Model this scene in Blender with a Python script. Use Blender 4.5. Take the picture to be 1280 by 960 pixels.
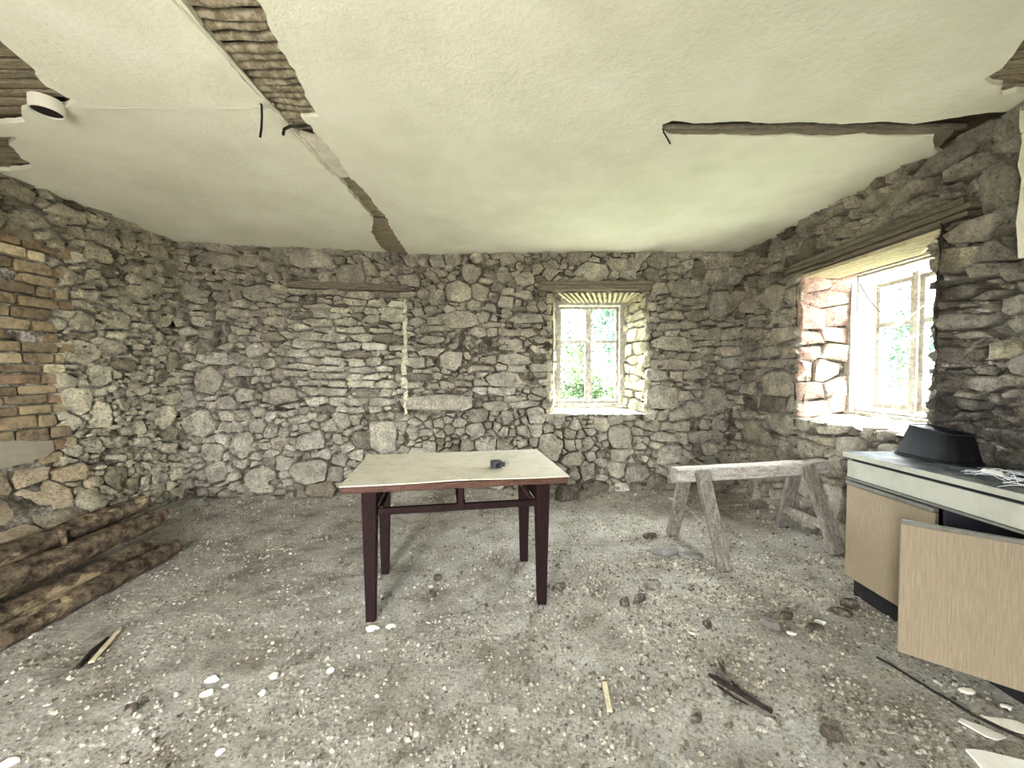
import bpy, bmesh, math, random
import numpy as np
from mathutils import Vector, Matrix, noise
from mathutils.geometry import delaunay_2d_cdt

# ------------------------------------------------------------------ camera, world, exposure
scene = bpy.context.scene
col = scene.collection
for o in list(bpy.data.objects):
    bpy.data.objects.remove(o)
CAM_H = 1.39
cam_d = bpy.data.cameras.new('camera')
cam = bpy.data.objects.new('camera', cam_d)
col.objects.link(cam)
cam.location = (0, 0, CAM_H)
cam.rotation_euler = (math.radians(90) - math.atan(14 / 490.0), 0, 0)
cam_d.sensor_fit = 'HORIZONTAL'
cam_d.sensor_width = 36
cam_d.lens = 36 * 490 / 1280
cam_d.clip_start = 0.02
cam_d.clip_end = 300
scene.camera = cam

world = bpy.data.worlds.new('overcast_sky')
scene.world = world
world.use_nodes = True
bg = world.node_tree.nodes['Background']
bg.inputs[0].default_value = (0.95, 0.975, 1.0, 1)
bg.inputs[1].default_value = 34.0
try:
    world.cycles.sampling_method = 'AUTOMATIC'
except Exception:
    pass

def portal(name, loc, rot, sx, sy):
    d = bpy.data.lights.new(name, 'AREA')
    d.shape = 'RECTANGLE'
    d.size, d.size_y = sx, sy
    d.cycles.is_portal = True
    o = bpy.data.objects.new(name, d)
    o.location = loc
    o.rotation_euler = rot
    col.objects.link(o)
H90 = math.pi / 2
portal('daylight_portal', (0.95, 5.05, 1.61), (-H90, 0, 0), 0.80, 1.26)
portal('daylight_portal', (3.40, 3.10, 1.62), (0, H90, 0), 1.20, 0.84)
REAR_Y = -1.4
REAR_OPEN = [(-1.45, -0.75, 0.02, 2.05)]      # unseen doorway behind the camera, added for fill light, open to the yard
for (a, b, c, d) in REAR_OPEN:
    portal('daylight_portal', ((a + b) / 2, REAR_Y - 0.06, (c + d) / 2), (H90, 0, 0), b - a, d - c)

vs = scene.view_settings
vs.view_transform = 'Standard'
vs.look = 'None'
vs.gamma = 1
vs.use_curve_mapping = False
vs.exposure = 1.72

# ------------------------------------------------------------------ helpers
rng = random.Random(7)
def lin(r, g, b):
    f = lambda c: (c / 255) / 12.92 if c / 255 <= 0.04045 else ((c / 255 + 0.055) / 1.055) ** 2.4
    return (f(r), f(g), f(b))

def tag(o, label=None, cat=None, group=None, kind=None):
    if label: o['label'] = label
    if cat: o['category'] = cat
    if group: o['group'] = group
    if kind: o['kind'] = kind
    return o

def empty(name, loc=(0, 0, 0)):
    o = bpy.data.objects.new(name, None)
    o.empty_display_size = 0.1
    o.location = loc
    col.objects.link(o)
    return o

def wloc(o):
    v = Vector((0, 0, 0))
    while o is not None:
        v += Vector(o.location)
        o = o.parent
    return v

def mesh_obj(name, verts, faces, mat, parent=None, tint=None, smooth=None, recentre=True, mats=None, midx=None):
    """verts in world space; the object's origin is put at the centre of its bottom"""
    V = np.asarray(verts, dtype=float).reshape(-1, 3)
    c = np.zeros(3)
    if recentre:
        mn, mx = V.min(0), V.max(0)
        c = np.array([(mn[0] + mx[0]) / 2, (mn[1] + mx[1]) / 2, mn[2]])
    me = bpy.data.meshes.new(name)
    me.from_pydata((V - c).tolist(), [], faces)
    for m in (mats or [mat]):
        me.materials.append(m)
    if midx is not None:
        me.polygons.foreach_set('material_index', midx)
    if tint is not None:
        at = me.color_attributes.new('tint', 'FLOAT_COLOR', 'POINT')
        T = np.asarray(tint, dtype=np.float32)
        if T.ndim == 1:
            T = np.tile(np.append(T[:3], 1.0), (len(V), 1))
        elif T.shape[1] == 3:
            T = np.hstack([T, np.ones((len(T), 1))])
        at.data.foreach_set('color', T.astype(np.float32).ravel())
    if smooth is not None:
        me.polygons.foreach_set('use_smooth', [True] * len(me.polygons))
        if smooth < 180:
            me.set_sharp_from_angle(angle=math.radians(smooth))
    o = bpy.data.objects.new(name, me)
    col.objects.link(o)
    if parent is not None:
        o.parent = parent
        o.location = Vector(c) - wloc(parent)
    else:
        o.location = Vector(c)
    return o

class MB:
    def __init__(s):
        s.v, s.f = [], []
    def add(s, verts, faces):
        n = len(s.v)
        s.v += [tuple(p) for p in verts]
        s.f += [tuple(i + n for i in f) for f in faces]
    def bar(s, p0, p1, w, h, up=(0, 0, 1), w1=None, h1=None, bev=0.0, roll=0.0):
        """box from p0 to p1, w across, h along 'up'; chamfered long edges when bev > 0"""
        p0, p1 = Vector(p0), Vector(p1)
        ax = (p1 - p0).normalized()
        up = Vector(up)
        side = ax.cross(up)
        if side.length < 1e-5:
            side = ax.cross(Vector((0, 1, 0)))
        side.normalize()
        upv = side.cross(ax).normalized()
        if roll:
            M = Matrix.Rotation(roll, 3, ax)
            side, upv = M @ side, M @ upv
        def ring(p, w, h, b):
            x, y = w / 2, h / 2
            if b <= 0:
                pts = [(-x, -y), (x, -y), (x, y), (-x, y)]
            else:
                pts = [(-x + b, -y), (x - b, -y), (x, -y + b), (x, y - b), (x - b, y), (-x + b, y), (-x, y - b), (-x, -y + b)]
            return [p + side * a + upv * c for a, c in pts]
        w1 = w if w1 is None else w1
        h1 = h if h1 is None else h1
        if bev > 0:
            rs = [ring(p0, w - 2 * bev, h - 2 * bev, bev * .5), ring(p0 + ax * bev, w, h, bev), ring(p1 - ax * bev, w1, h1, bev), ring(p1, w1 - 2 * bev, h1 - 2 * bev, bev * .5)]
        else:
            rs = [ring(p0, w, h, 0), ring(p1, w1, h1, 0)]
        n = len(rs[0])
        V = [q for r in rs for q in r]
        F = []
        for k in range(len(rs) - 1):
            for i in range(n):
                j = (i + 1) % n
                F.append((k * n + i, k * n + j, (k + 1) * n + j, (k + 1) * n + i))
        F.append(tuple(range(n - 1, -1, -1)))
        b = (len(rs) - 1) * n
        F.append(tuple(range(b, b + n)))
        s.add(V, F)
        return s
    def box(s, x0, x1, y0, y1, z0, z1, bev=0.0):
        return s.bar((x0, (y0 + y1) / 2, (z0 + z1) / 2), (x1, (y0 + y1) / 2, (z0 + z1) / 2), y1 - y0, z1 - z0, bev=bev)
    def tube(s, pts, r, n=8, cap=True, wob=0.0, seed=0):
        pts = [Vector(p) for p in pts]
        R = r if isinstance(r, (list, tuple)) else [r] * len(pts)
        rings = []
        ref = None
        for i, p in enumerate(pts):
            t = (pts[min(i + 1, len(pts) - 1)] - pts[max(i - 1, 0)]).normalized()
            if ref is None:
                ref = t.cross(Vector((0.13, 0.31, 1)))
                if ref.length < 1e-3: ref = t.cross(Vector((1, 0, 0)))
            ref = (ref - t * ref.dot(t)).normalized()
            b = t.cross(ref)
            ring = []
            for k in range(n):
                a = 2 * math.pi * k / n
                rr = R[i]
                if wob:
                    rr *= 1 + wob * noise.noise(Vector((p.x * 6 + seed, p.y * 6 + k * 0.9, p.z * 6 + seed)))
                ring.append(p + ref * math.cos(a) * rr + b * math.sin(a) * rr)
            rings.append(ring)
        V = [q for r_ in rings for q in r_]
        F = []
        for i in range(len(rings) - 1):
            for k in range(n):
                j = (k + 1) % n
                F.append((i * n + k, i * n + j, (i + 1) * n + j, (i + 1) * n + k))
        if cap:
            F.append(tuple(range(n - 1, -1, -1)))
            b = (len(rings) - 1) * n
            F.append(tuple(range(b, b + n)))
        s.add(V, F)
        return s
    def build(s, name, mat, parent=None, smooth=None, **k):
        return mesh_obj(name, s.v, s.f, mat, parent, smooth=smooth, **k)

# ------------------------------------------------------------------ materials
class NT:
    def __init__(s, name):
        s.m = bpy.data.materials.new(name)
        s.m.use_nodes = True
        s.n, s.l = s.m.node_tree.nodes, s.m.node_tree.links
        s.b = s.n['Principled BSDF']
        s.pos = s.n.new('ShaderNodeNewGeometry').outputs['Position']
        s.b.inputs['Specular IOR Level'].default_value = 0.15
    def sc(s, vec, scale):
        m = s.n.new('ShaderNodeVectorMath'); m.operation = 'MULTIPLY'
        s.l.new(vec, m.inputs[0]); m.inputs[1].default_value = scale
        return m.outputs[0]
    def noise(s, scale, detail=4, rough=0.6, vec=None, dist=0.0):
        t = s.n.new('ShaderNodeTexNoise')
        t.inputs['Scale'].default_value = scale
        t.inputs['Detail'].default_value = detail
        t.inputs['Roughness'].default_value = rough
        t.inputs['Distortion'].default_value = dist
        s.l.new(vec or s.pos, t.inputs['Vector'])
        return t.outputs['Fac']
    def voro(s, scale, vec=None, feat='F1', rnd=1.0):
        t = s.n.new('ShaderNodeTexVoronoi')
        t.feature = feat
        t.inputs['Scale'].default_value = scale
        t.inputs['Randomness'].default_value = rnd
        s.l.new(vec or s.pos, t.inputs['Vector'])
        return t
    def ramp(s, fac, stops):
        r = s.n.new('ShaderNodeValToRGB')
        e = r.color_ramp.elements
        while len(e) < len(stops): e.new(0.5)
        for i, (p, c) in enumerate(stops):
            e[i].position = p
            e[i].color = (c[0], c[1], c[2], 1) if not isinstance(c, (int, float)) else (c, c, c, 1)
        s.l.new(fac, r.inputs[0])
        return r.outputs[0]
    def mix(s, fac, a, b, mode='MIX'):
        m = s.n.new('ShaderNodeMix'); m.data_type = 'RGBA'; m.blend_type = mode
        for sock, v in ((m.inputs[0], fac), (m.inputs[6], a), (m.inputs[7], b)):
            if hasattr(v, 'is_linked'): s.l.new(v, sock)
            elif isinstance(v, (int, float)): sock.default_value = v
            else: sock.default_value = (v[0], v[1], v[2], 1)
        return m.outputs[2]
    def math(s, op, a, b):
        m = s.n.new('ShaderNodeMath'); m.operation = op
        for sock, v in ((m.inputs[0], a), (m.inputs[1], b)):
            if hasattr(v, 'is_linked'): s.l.new(v, sock)
            else: sock.default_value = v
        return m.outputs[0]
    def attr(s, name):
        a = s.n.new('ShaderNodeAttribute'); a.attribute_name = name
        return a.outputs['Color']
    def color(s, c):
        if hasattr(c, 'is_linked'): s.l.new(c, s.b.inputs['Base Color'])
        else: s.b.inputs['Base Color'].default_value = (c[0], c[1], c[2], 1)
        return s
    def rough(s, v):
        s.b.inputs['Roughness'].default_value = v
        return s
    def bump(s, heights):
        prev = None
        for h, st, dist in heights:
            b = s.n.new('ShaderNodeBump')
            b.inputs['Strength'].default_value = st
            b.inputs['Distance'].default_value = dist
            s.l.new(h, b.inputs['Height'])
            if prev is not None: s.l.new(prev, b.inputs['Normal'])
            prev = b.outputs[0]
        s.l.new(prev, s.b.inputs['Normal'])
        return s

M = {}
def m_stone():
    t = NT('rubble_stone')
    a = t.mix(1.0, t.attr('tint'), (1.42, 1.42, 1.42), 'MULTIPLY')
    n1 = t.noise(9, 6, 0.65)
    n2 = t.noise(48, 6, 0.75, dist=0.6)
    c = t.mix(1.0, a, t.ramp(n1, [(0.36, 0.66), (0.5, 1.0), (0.66, 1.35)]), 'MULTIPLY')
    c = t.mix(1.0, c, t.ramp(n2, [(0.35, 0.34), (0.46, 0.95), (0.54, 1.05), (0.68, 1.5)]), 'MULTIPLY')
    dust = t.ramp(t.noise(5.5, 6, 0.72), [(0.50, 0.0), (0.64, 0.55)])
    c = t.mix(dust, c, t.mix(1.0, lin(192, 185, 168), t.ramp(t.noise(80, 5, 0.75), [(0.36, 0.5), (0.5, 1.0), (0.66, 1.25)]), 'MULTIPLY'))
    t.color(c).rough(0.95)
    t.bump([(t.noise(18, 9, 0.75, dist=0.5), 1.0, 0.07), (t.noise(95, 4, 0.7), 0.9, 0.018)])
    return t.m
M['stone'] = m_stone()
def m_mortar():
    t = NT('old_lime_mortar')
    n = t.noise(11, 7, 0.7)
    c = t.ramp(n, [(0.36, lin(66, 59, 49)), (0.5, lin(118, 109, 94)), (0.66, lin(190, 182, 165))])
    c = t.mix(1.0, c, t.ramp(t.noise(60, 6, 0.75, dist=0.5), [(0.35, 0.3), (0.47, 0.95), (0.66, 1.4)]), 'MULTIPLY')
    t.color(c).rough(0.97)
    t.bump([(t.noise(28, 9, 0.76, dist=0.3), 1.0, 0.07), (t.voro(90).outputs['Distance'], 0.6, 0.014)])
    return t.m
M['mortar'] = m_mortar()
def m_brick():
    t = NT('soft_old_brick')
    a = t.attr('tint')
    c = t.mix(1.0, a, t.ramp(t.noise(18, 6, 0.7), [(0.36, 0.55), (0.5, 1.0), (0.66, 1.3)]), 'MULTIPLY')
    c = t.mix(t.ramp(t.noise(7, 5, 0.7), [(0.55, 0.0), (0.75, 0.55)]), c, lin(165, 150, 122))
    t.color(c).rough(0.95)
    t.bump([(t.noise(45, 6, 0.7), 0.7, 0.015), (t.noise(160, 3, 0.7), 0.4, 0.005)])
    return t.m
M['brick'] = m_brick()
def m_ceiling():
    t = NT('limewashed_ceiling_plaster')
    c = t.ramp(t.noise(2.2, 5, 0.6), [(0.3, lin(226, 225, 206)), (0.5, lin(235, 234, 216)), (0.66, lin(241, 240, 225))])
    sp = t.ramp(t.noise(60, 4, 0.75), [(0.66, 0.0), (0.78, 0.35)])
    c = t.mix(sp, c, lin(170, 165, 140))
    t.color(c).rough(0.9)
    t.bump([(t.noise(5, 4, 0.55), 0.35, 0.02), (t.noise(30, 6, 0.7), 0.55, 0.012)])
    return t.m
M['ceiling'] = m_ceiling()
def m_floor():
    t = NT('dusty_earth_floor')
    n = t.noise(3.0, 6, 0.65)
    c = t.ramp(n, [(0.34, lin(150, 141, 126)), (0.48, lin(190, 183, 169)), (0.66, lin(218, 213, 201))])
    sp = t.noise(70, 7, 0.78)
    c = t.mix(1.0, c, t.ramp(sp, [(0.36, 0.32), (0.47, 0.95), (0.64, 1.3)]), 'MULTIPLY')
    t.color(c).rough(1.0)
    t.bump([(t.noise(20, 8, 0.75, dist=0.4), 1.0, 0.08), (t.noise(75, 5, 0.75), 1.0, 0.035)])
    return t.m
M['floor'] = m_floor()
def m_wood(name, c0, c1, c2, axis=(1, 1, 12), scale=6, bump=0.4, rough=0.85, streak=0.5):
    t = NT(name)
    v = t.sc(t.pos, axis)
    n = t.noise(scale, 6, 0.65, vec=v, dist=0.3)
    c = t.ramp(n, [(0.36, c0), (0.5, c1), (0.66, c2)])
    c = t.mix(streak, c, t.ramp(t.noise(scale * 5, 4, 0.7, vec=v), [(0.38, c0), (0.6, c2)]))
    t.color(c).rough(rough)
    t.bump([(t.noise(scale * 4, 6, 0.7, vec=v), bump, 0.012)])
    return t.m
M['greywood'] = m_wood('weathered_grey_wood', lin(70, 64, 56), lin(118, 111, 100), lin(166, 158, 146), axis=(2, 2, 2), scale=9)
M['legwood'] = m_wood('weathered_leg_wood', lin(58, 53, 47), lin(110, 103, 93), lin(160, 152, 141), axis=(9, 9, 1.0), scale=5, bump=0.6)
M['beamwood'] = m_wood('weathered_beam_wood', lin(92, 85, 76), lin(158, 150, 140), lin(204, 198, 190), axis=(1.2, 9, 9), scale=5)
M['lath'] = m_wood('old_lath_wood', lin(84, 74, 58), lin(134, 123, 102), lin(176, 165, 140), axis=(1, 10, 10), scale=7, bump=0.6)
M['caked'] = None
M['lathpale'] = m_wood('pale_lath_wood', lin(150, 135, 105), lin(196, 182, 150), lin(222, 211, 184), axis=(6, 1, 6), scale=7, bump=0.5)
M['lintel'] = m_wood('lintel_board_wood', lin(76, 68, 57), lin(116, 107, 94), lin(148, 139, 124), axis=(1, 8, 10), scale=7, bump=0.6)
M['lintely'] = m_wood('lintel_plank_wood', lin(66, 59, 49), lin(104, 96, 83), lin(136, 127, 113), axis=(8, 1, 10), scale=7, bump=0.6)
M['tablewood'] = m_wood('dark_red_brown_wood', lin(13, 6, 6), lin(22, 9, 8), lin(38, 17, 14), axis=(3, 3, 1), scale=8, bump=0.25, rough=0.75)
M['tableedge'] = m_wood('brown_edge_wood', lin(46, 30, 24), lin(70, 48, 39), lin(96, 70, 58), axis=(1, 6, 8), scale=8, bump=0.3, rough=0.7)
M['white_paint'] = m_wood('flaking_white_paint', lin(120, 113, 102), lin(168, 162, 150), lin(196, 191, 181), axis=(3, 3, 3), scale=6, bump=0.3, rough=0.7, streak=0.3)
def m_laminate():
    t = NT('beige_woodgrain_laminate')
    v = t.sc(t.pos, (30, 30, 1.2))
    c = t.ramp(t.noise(9, 5, 0.65, vec=v), [(0.3, lin(118, 105, 84)), (0.5, lin(132, 118, 96)), (0.66, lin(143, 129, 106))])
    c = t.mix(t.ramp(t.noise(5, 5, 0.7), [(0.58, 0.0), (0.75, 0.35)]), c, lin(118, 98, 70))
    t.color(c).rough(0.6)
    t.b.inputs['Specular IOR Level'].default_value = 0.3
    t.bump([(t.noise(14, 3, 0.6, vec=v), 0.05, 0.003)])
    return t.m
M['laminate'] = m_laminate()
def m_dirty(name, base, dirt, sc=14, lo=0.5, hi=0.7, amt=0.8, rough=0.7, spots=0.0):
    t = NT(name)
    c = t.mix(t.ramp(t.noise(sc, 6, 0.7), [(lo, 0.0), (hi, amt)]), base, dirt)
    if spots:
        vt = t.voro(16)
        c = t.mix(t.ramp(vt.outputs['Distance'], [(0.10, spots), (0.17, 0.0)]), c, lin(92, 82, 64))
    t.color(c).rough(rough)
    t.bump([(t.noise(sc * 4, 4, 0.7), 0.15, 0.005)])
    return t.m
M['caked'] = m_dirty('plaster_caked_lath', lin(112, 103, 84), lin(168, 160, 139), 26, 0.42, 0.60, 0.9, 0.95)
M['tabletop'] = m_dirty('pale_dusty_table_laminate', lin(188, 182, 164), lin(152, 144, 124), 9, 0.45, 0.75, 0.6, 0.75, 0.55)
M['fascia'] = m_dirty('greyed_cream_fascia', lin(160, 160, 148), lin(128, 126, 112), 6, 0.45, 0.75, 0.6)
M['worktop'] = m_dirty('grimy_slate_worktop', lin(112, 115, 112), lin(34, 42, 50), 7, 0.38, 0.56, 0.95)
M['alu'] = m_dirty('dull_metal_grip_rail', lin(108, 106, 98), lin(70, 66, 58), 20, 0.5, 0.7, 0.6, 0.5)
M['dark'] = m_dirty('black_plinth_board', lin(30, 29, 30), lin(58, 52, 45), 12, 0.55, 0.8, 0.5)
M['inside'] = m_dirty('dark_cabinet_inside', lin(62, 62, 70), lin(34, 32, 34), 8, 0.4, 0.7, 0.7)
M['blackpot'] = m_dirty('black_enamel', lin(14, 15, 19), lin(46, 45, 44), 11, 0.55, 0.75, 0.5, 0.6)
M['metal'] = m_dirty('dark_grey_cast_metal', lin(70, 69, 70), lin(30, 30, 32), 40, 0.4, 0.65, 0.8, 0.5)
M['plaster'] = m_dirty('pale_plaster', lin(216, 211, 194), lin(160, 150, 128), 9, 0.5, 0.75, 0.7, 0.95)
M['lime'] = m_dirty('lime_streak_plaster', lin(214, 211, 186), lin(146, 142, 116), 26, 0.42, 0.6, 0.9, 0.95)
M['cement'] = m_dirty('grey_cement_render', lin(128, 121, 104), lin(150, 142, 122), 7, 0.4, 0.7, 0.6, 0.95)
M['whitepl'] = m_dirty('white_plastic', lin(226, 224, 212), lin(180, 174, 156), 20, 0.6, 0.8, 0.4, 0.5)
M['paper'] = m_dirty('white_paper', lin(224, 222, 212), lin(186, 180, 164), 12, 0.5, 0.75, 0.5, 0.9)
M['slate'] = m_dirty('grey_slate', lin(104, 100, 94), lin(160, 153, 141), 16, 0.5, 0.7, 0.7, 0.8)
M['debris'] = m_dirty('brown_debris', lin(66, 59, 51), lin(128, 120, 106), 34, 0.48, 0.66, 0.7, 0.95)
M['cable'] = m_dirty('black_cable', lin(34, 31, 28), lin(70, 64, 54), 30, 0.5, 0.7, 0.5, 0.6)
M['bark_stick'] = m_dirty('dark_stick_wood', lin(30, 25, 22), lin(58, 48, 40), 40, 0.45, 0.65, 0.7, 0.9)
M['pale_stick'] = m_dirty('pale_split_wood', lin(186, 174, 146), lin(130, 116, 90), 30, 0.45, 0.65, 0.6, 0.9)
M['web'] = m_dirty('cobweb_silk', lin(226, 228, 228), lin(200, 200, 196), 30, 0.5, 0.7, 0.5, 0.9)
def m_log():
    t = NT('pine_log_bark')
    n = t.noise(16, 7, 0.7)
    bark = t.ramp(n, [(0.36, lin(46, 37, 28)), (0.5, lin(96, 82, 65)), (0.66, lin(140, 123, 100))])
    peel = t.ramp(t.noise(4.2, 5, 0.6, vec=t.sc(t.pos, (1.6, 0.8, 1.6))), [(0.54, 0.0), (0.60, 1.0)])
    c = t.mix(peel, bark, t.ramp(t.noise(20, 5, 0.6, vec=t.sc(t.pos, (6, 1, 6))), [(0.3, lin(150, 130, 97)), (0.7, lin(196, 177, 142))]))
    t.color(c).rough(0.92)
    t.bump([(n, 1.0, 0.05), (t.noise(60, 5, 0.7), 0.8, 0.016)])
    return t.m
M['log'] = m_log()
def m_glass():
    m = bpy.data.materials.new('dusty_window_glass'); m.use_nodes = True
    n, l = m.node_tree.nodes, m.node_tree.links
    n.clear()
    out = n.new('ShaderNodeOutputMaterial')
    tr = n.new('ShaderNodeBsdfTransparent'); tr.inputs[0].default_value = (0.93, 0.96, 0.96, 1)
    gl = n.new('ShaderNodeBsdfGlossy'); gl.inputs['Roughness'].default_value = 0.05
    df = n.new('ShaderNodeBsdfDiffuse'); df.inputs[0].default_value = (0.75, 0.76, 0.75, 1)
    lw = n.new('ShaderNodeLayerWeight'); lw.inputs[0].default_value = 0.5
    fr = n.new('ShaderNodeMath'); fr.operation = 'POWER'; l.new(lw.outputs['Facing'], fr.inputs[0]); fr.inputs[1].default_value = 4.0
    mx = n.new('ShaderNodeMixShader'); l.new(fr.outputs[0], mx.inputs[0]); l.new(tr.outputs[0], mx.inputs[1]); l.new(gl.outputs[0], mx.inputs[2])
    tx = n.new('ShaderNodeTexNoise'); tx.inputs['Scale'].default_value = 9; tx.inputs['Detail'].default_value = 6
    rp = n.new('ShaderNodeValToRGB'); rp.color_ramp.elements[0].position = 0.45; rp.color_ramp.elements[0].color = (0.02, 0.02, 0.02, 1)
    rp.color_ramp.elements[1].position = 0.8; rp.color_ramp.elements[1].color = (0.3, 0.3, 0.3, 1)
    ge = n.new('ShaderNodeNewGeometry'); l.new(ge.outputs['Position'], tx.inputs['Vector']); l.new(tx.outputs['Fac'], rp.inputs[0])
    mx2 = n.new('ShaderNodeMixShader'); l.new(rp.outputs[0], mx2.inputs[0]); l.new(mx.outputs[0], mx2.inputs[1]); l.new(df.outputs[0], mx2.inputs[2])
    l.new(mx2.outputs[0], out.inputs[0])
    return m
M['glass'] = m_glass()
def m_leaf(name, a, b):
    t = NT(name)
    t.color(t.ramp(t.noise(3, 4, 0.7), [(0.35, a), (0.65, b)])).rough(0.7)
    return t.m
M['leaf'] = m_leaf('green_foliage', lin(26, 40, 18), lin(48, 68, 28))
M['leaf2'] = m_leaf('blue_green_foliage', lin(24, 42, 32), lin(42, 64, 48))
M['grass'] = m_leaf('meadow_grass', lin(70, 78, 54), lin(92, 100, 70))
M['trunk'] = m_dirty('tree_bark', lin(70, 60, 48), lin(104, 94, 78), 8, 0.4, 0.7, 0.7, 0.95)

# ------------------------------------------------------------------ masonry generator
def clip(poly, nx, nz, d):
    """keep the side nx*x + nz*z <= d"""
    out = []
    m = len(poly)
    for i in range(m):
        a, b = poly[i], poly[(i + 1) % m]
        da, db = nx * a[0] + nz * a[1] - d, nx * b[0] + nz * b[1] - d
        if da <= 0: out.append(a)
        if (da < 0 < db) or (db < 0 < da):
            t = da / (da - db)
            out.append((a[0] + (b[0] - a[0]) * t, a[1] + (b[1] - a[1]) * t))
    return out

def area(poly):
    return 0.5 * sum(poly[i][0] * poly[(i + 1) % len(poly)][1] - poly[(i + 1) % len(poly)][0] * poly[i][1] for i in range(len(poly)))

def fits(s, z, w, h, seeds, k):
    for q in seeds:
        if abs(s - q[0]) < k * (w + q[2]) and abs(z - q[1]) < k * (h + q[3]):
            return False
    return True

def rows(seeds, s0, s1, z0, z1, hmin, hmax, lmin, lmax, R, k=0.40):
    z = z0
    while z < z1:
        h = R.uniform(hmin, hmax)
        s = s0 - R.uniform(0, lmax * .5)
        while s < s1:
            l = R.uniform(lmin, lmax)
            c = (s + l / 2 + R.uniform(-.01, .01), z + h / 2 + R.uniform(-.015, .015) + .02 * math.sin(s * 2.3 + z))
            if s0 <= c[0] <= s1 and fits(c[0], c[1], l, h, seeds, k):
                seeds.append((c[0], c[1], l, h, 0))
            s += l
        z += h

def rubble(seeds, s0, s1, z0, z1, wmin, wmax, asp, R, tries, k=0.40):
    for _ in range(tries):
        f = 1 - 0.75 * (_ / tries)
        w = wmin + (wmax - wmin) * R.random() * f
        h = w * R.uniform(asp * .75, asp * 1.3)
        s, z = R.uniform(s0, s1), R.uniform(z0, z1)
        if fits(s, z, w, h, seeds, k):
            seeds.append((s, z, w, h, 0))

def outline(i, S, bounds, openings, gap):
    s, z, w, h, kind = S[i]
    gw, gh = .64 * w + .015, .64 * h + .015
    poly = [(s - gw, z - gh), (s + gw, z - gh), (s + gw, z + gh), (s - gw, z + gh)]
    if kind == 2:      # a round boulder
        poly = [(s + .55 * w * math.cos(a), z + .55 * h * math.sin(a)) for a in [k * math.pi / 6 for k in range(12)]]
    for j, q in enumerate(S):
        if j == i: continue
        dx, dz = q[0] - s, q[1] - z
        if abs(dx) > .8 * (w + q[2]) + .03 or abs(dz) > .8 * (h + q[3]) + .03: continue
        D = math.hypot(dx, dz) or 1e-6
        ux, uz = dx / D, dz / D
        ri = 1 / math.sqrt((ux / w) ** 2 + (uz / h) ** 2)
        rj = 1 / math.sqrt((ux / q[2]) ** 2 + (uz / q[3]) ** 2)
        t = ri / (ri + rj)
        px, pz = s + dx * t, z + dz * t
        wm, hm = w + q[2], h + q[3]
        nx, nz = dx / wm ** 2, dz / hm ** 2
        L = math.hypot(nx, nz) or 1e-6
        nx, nz = nx / L, nz / L
        poly = clip(poly, nx, nz, nx * px + nz * pz - gap)
        if len(poly) < 3: return None
    b = bounds
    for nx, nz, d in ((-1, 0, -b[0]), (1, 0, b[1]), (0, -1, -b[2]), (0, 1, b[3])):
        poly = clip(poly, nx, nz, d)
        if len(poly) < 3: return None
    for (a0, a1, c0, c1) in openings:
        sep = [(a0 - s, (1, 0, a0)), (s - a1, (-1, 0, -a1)), (c0 - z, (0, 1, c0)), (z - c1, (0, -1, -c1))]
        best = max(sep, key=lambda q: q[0])
        if best[0] < -0.02: return None
        poly = clip(poly, *best[1])
        if len(poly) < 3: return None
    return poly if abs(area(poly)) > 0.0009 else None

def soften(poly, R, nmax=10, jit=0.006):
    """round the corners, roughen, keep the vertex count low"""
    out = []
    m = len(poly)
    for i in range(m):
        p, a, n = poly[i - 1], poly[i], poly[(i + 1) % m]
        k = R.uniform(.02, .13)
        out.append((a[0] + (p[0] - a[0]) * k, a[1] + (p[1] - a[1]) * k))
        out.append((a[0] + (n[0] - a[0]) * k, a[1] + (n[1] - a[1]) * k))
    while len(out) > nmax:
        ds = [math.hypot(out[i][0] - out[(i + 1) % len(out)][0], out[i][1] - out[(i + 1) % len(out)][1]) for i in range(len(out))]
        i = ds.index(min(ds)); j = (i + 1) % len(out)
        mid = ((out[i][0] + out[j][0]) / 2, (out[i][1] + out[j][1]) / 2)
        out[i] = mid
        out.pop(j)
    return [(x + R.uniform(-jit, jit), y + R.uniform(-jit, jit)) for x, y in out]

def stone_geo(poly, surf, R, proud, depth=0.10, bev=0.010, dome=0.004, tilt=0.040, inner=0.82, flat=0.010):
    n = len(poly)
    cx, cz = sum(p[0] for p in poly) / n, sum(p[1] for p in poly) / n
    sz = math.sqrt(abs(area(poly)))
    ta, tb = R.uniform(-tilt, tilt) / max(sz, .05), R.uniform(-tilt, tilt) / max(sz, .05)
    V = []
    for x, z in poly:
        V.append(surf(cx + (x - cx) * 1.0, cz + (z - cz) * 1.0, -depth))
    for x, z in poly:
        V.append(surf(x, z, proud - bev * R.uniform(.7, 1.8) + ta * (x - cx) + tb * (z - cz)))
    for x, z in poly:
        k = inner + R.uniform(-.09, .09)
        V.append(surf(cx + (x - cx) * k, cz + (z - cz) * k, proud + R.uniform(-flat, flat) + ta * (x - cx) * k + tb * (z - cz) * k))
    V.append(surf(cx + R.uniform(-.15, .15) * sz, cz + R.uniform(-.15, .15) * sz, proud + dome + R.uniform(-flat, flat)))
    F = []
    for r in (0, 1):
        for i in range(n):
            j = (i + 1) % n
            F.append((r * n + i, r * n + j, (r + 1) * n + j, (r + 1) * n + i))
    for i in range(n):
        F.append((2 * n + i, 2 * n + (i + 1) % n, 3 * n))
    # orientation
    a, b, c = (Vector(V[k]) for k in (2 * n, 2 * n + 1, 3 * n))
    out = Vector(surf(cx, cz, 1)) - Vector(surf(cx, cz, 0))
    if (b - a).cross(c - a).dot(out) < 0:
        F = [tuple(reversed(f)) for f in F]
    return V, F

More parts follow.
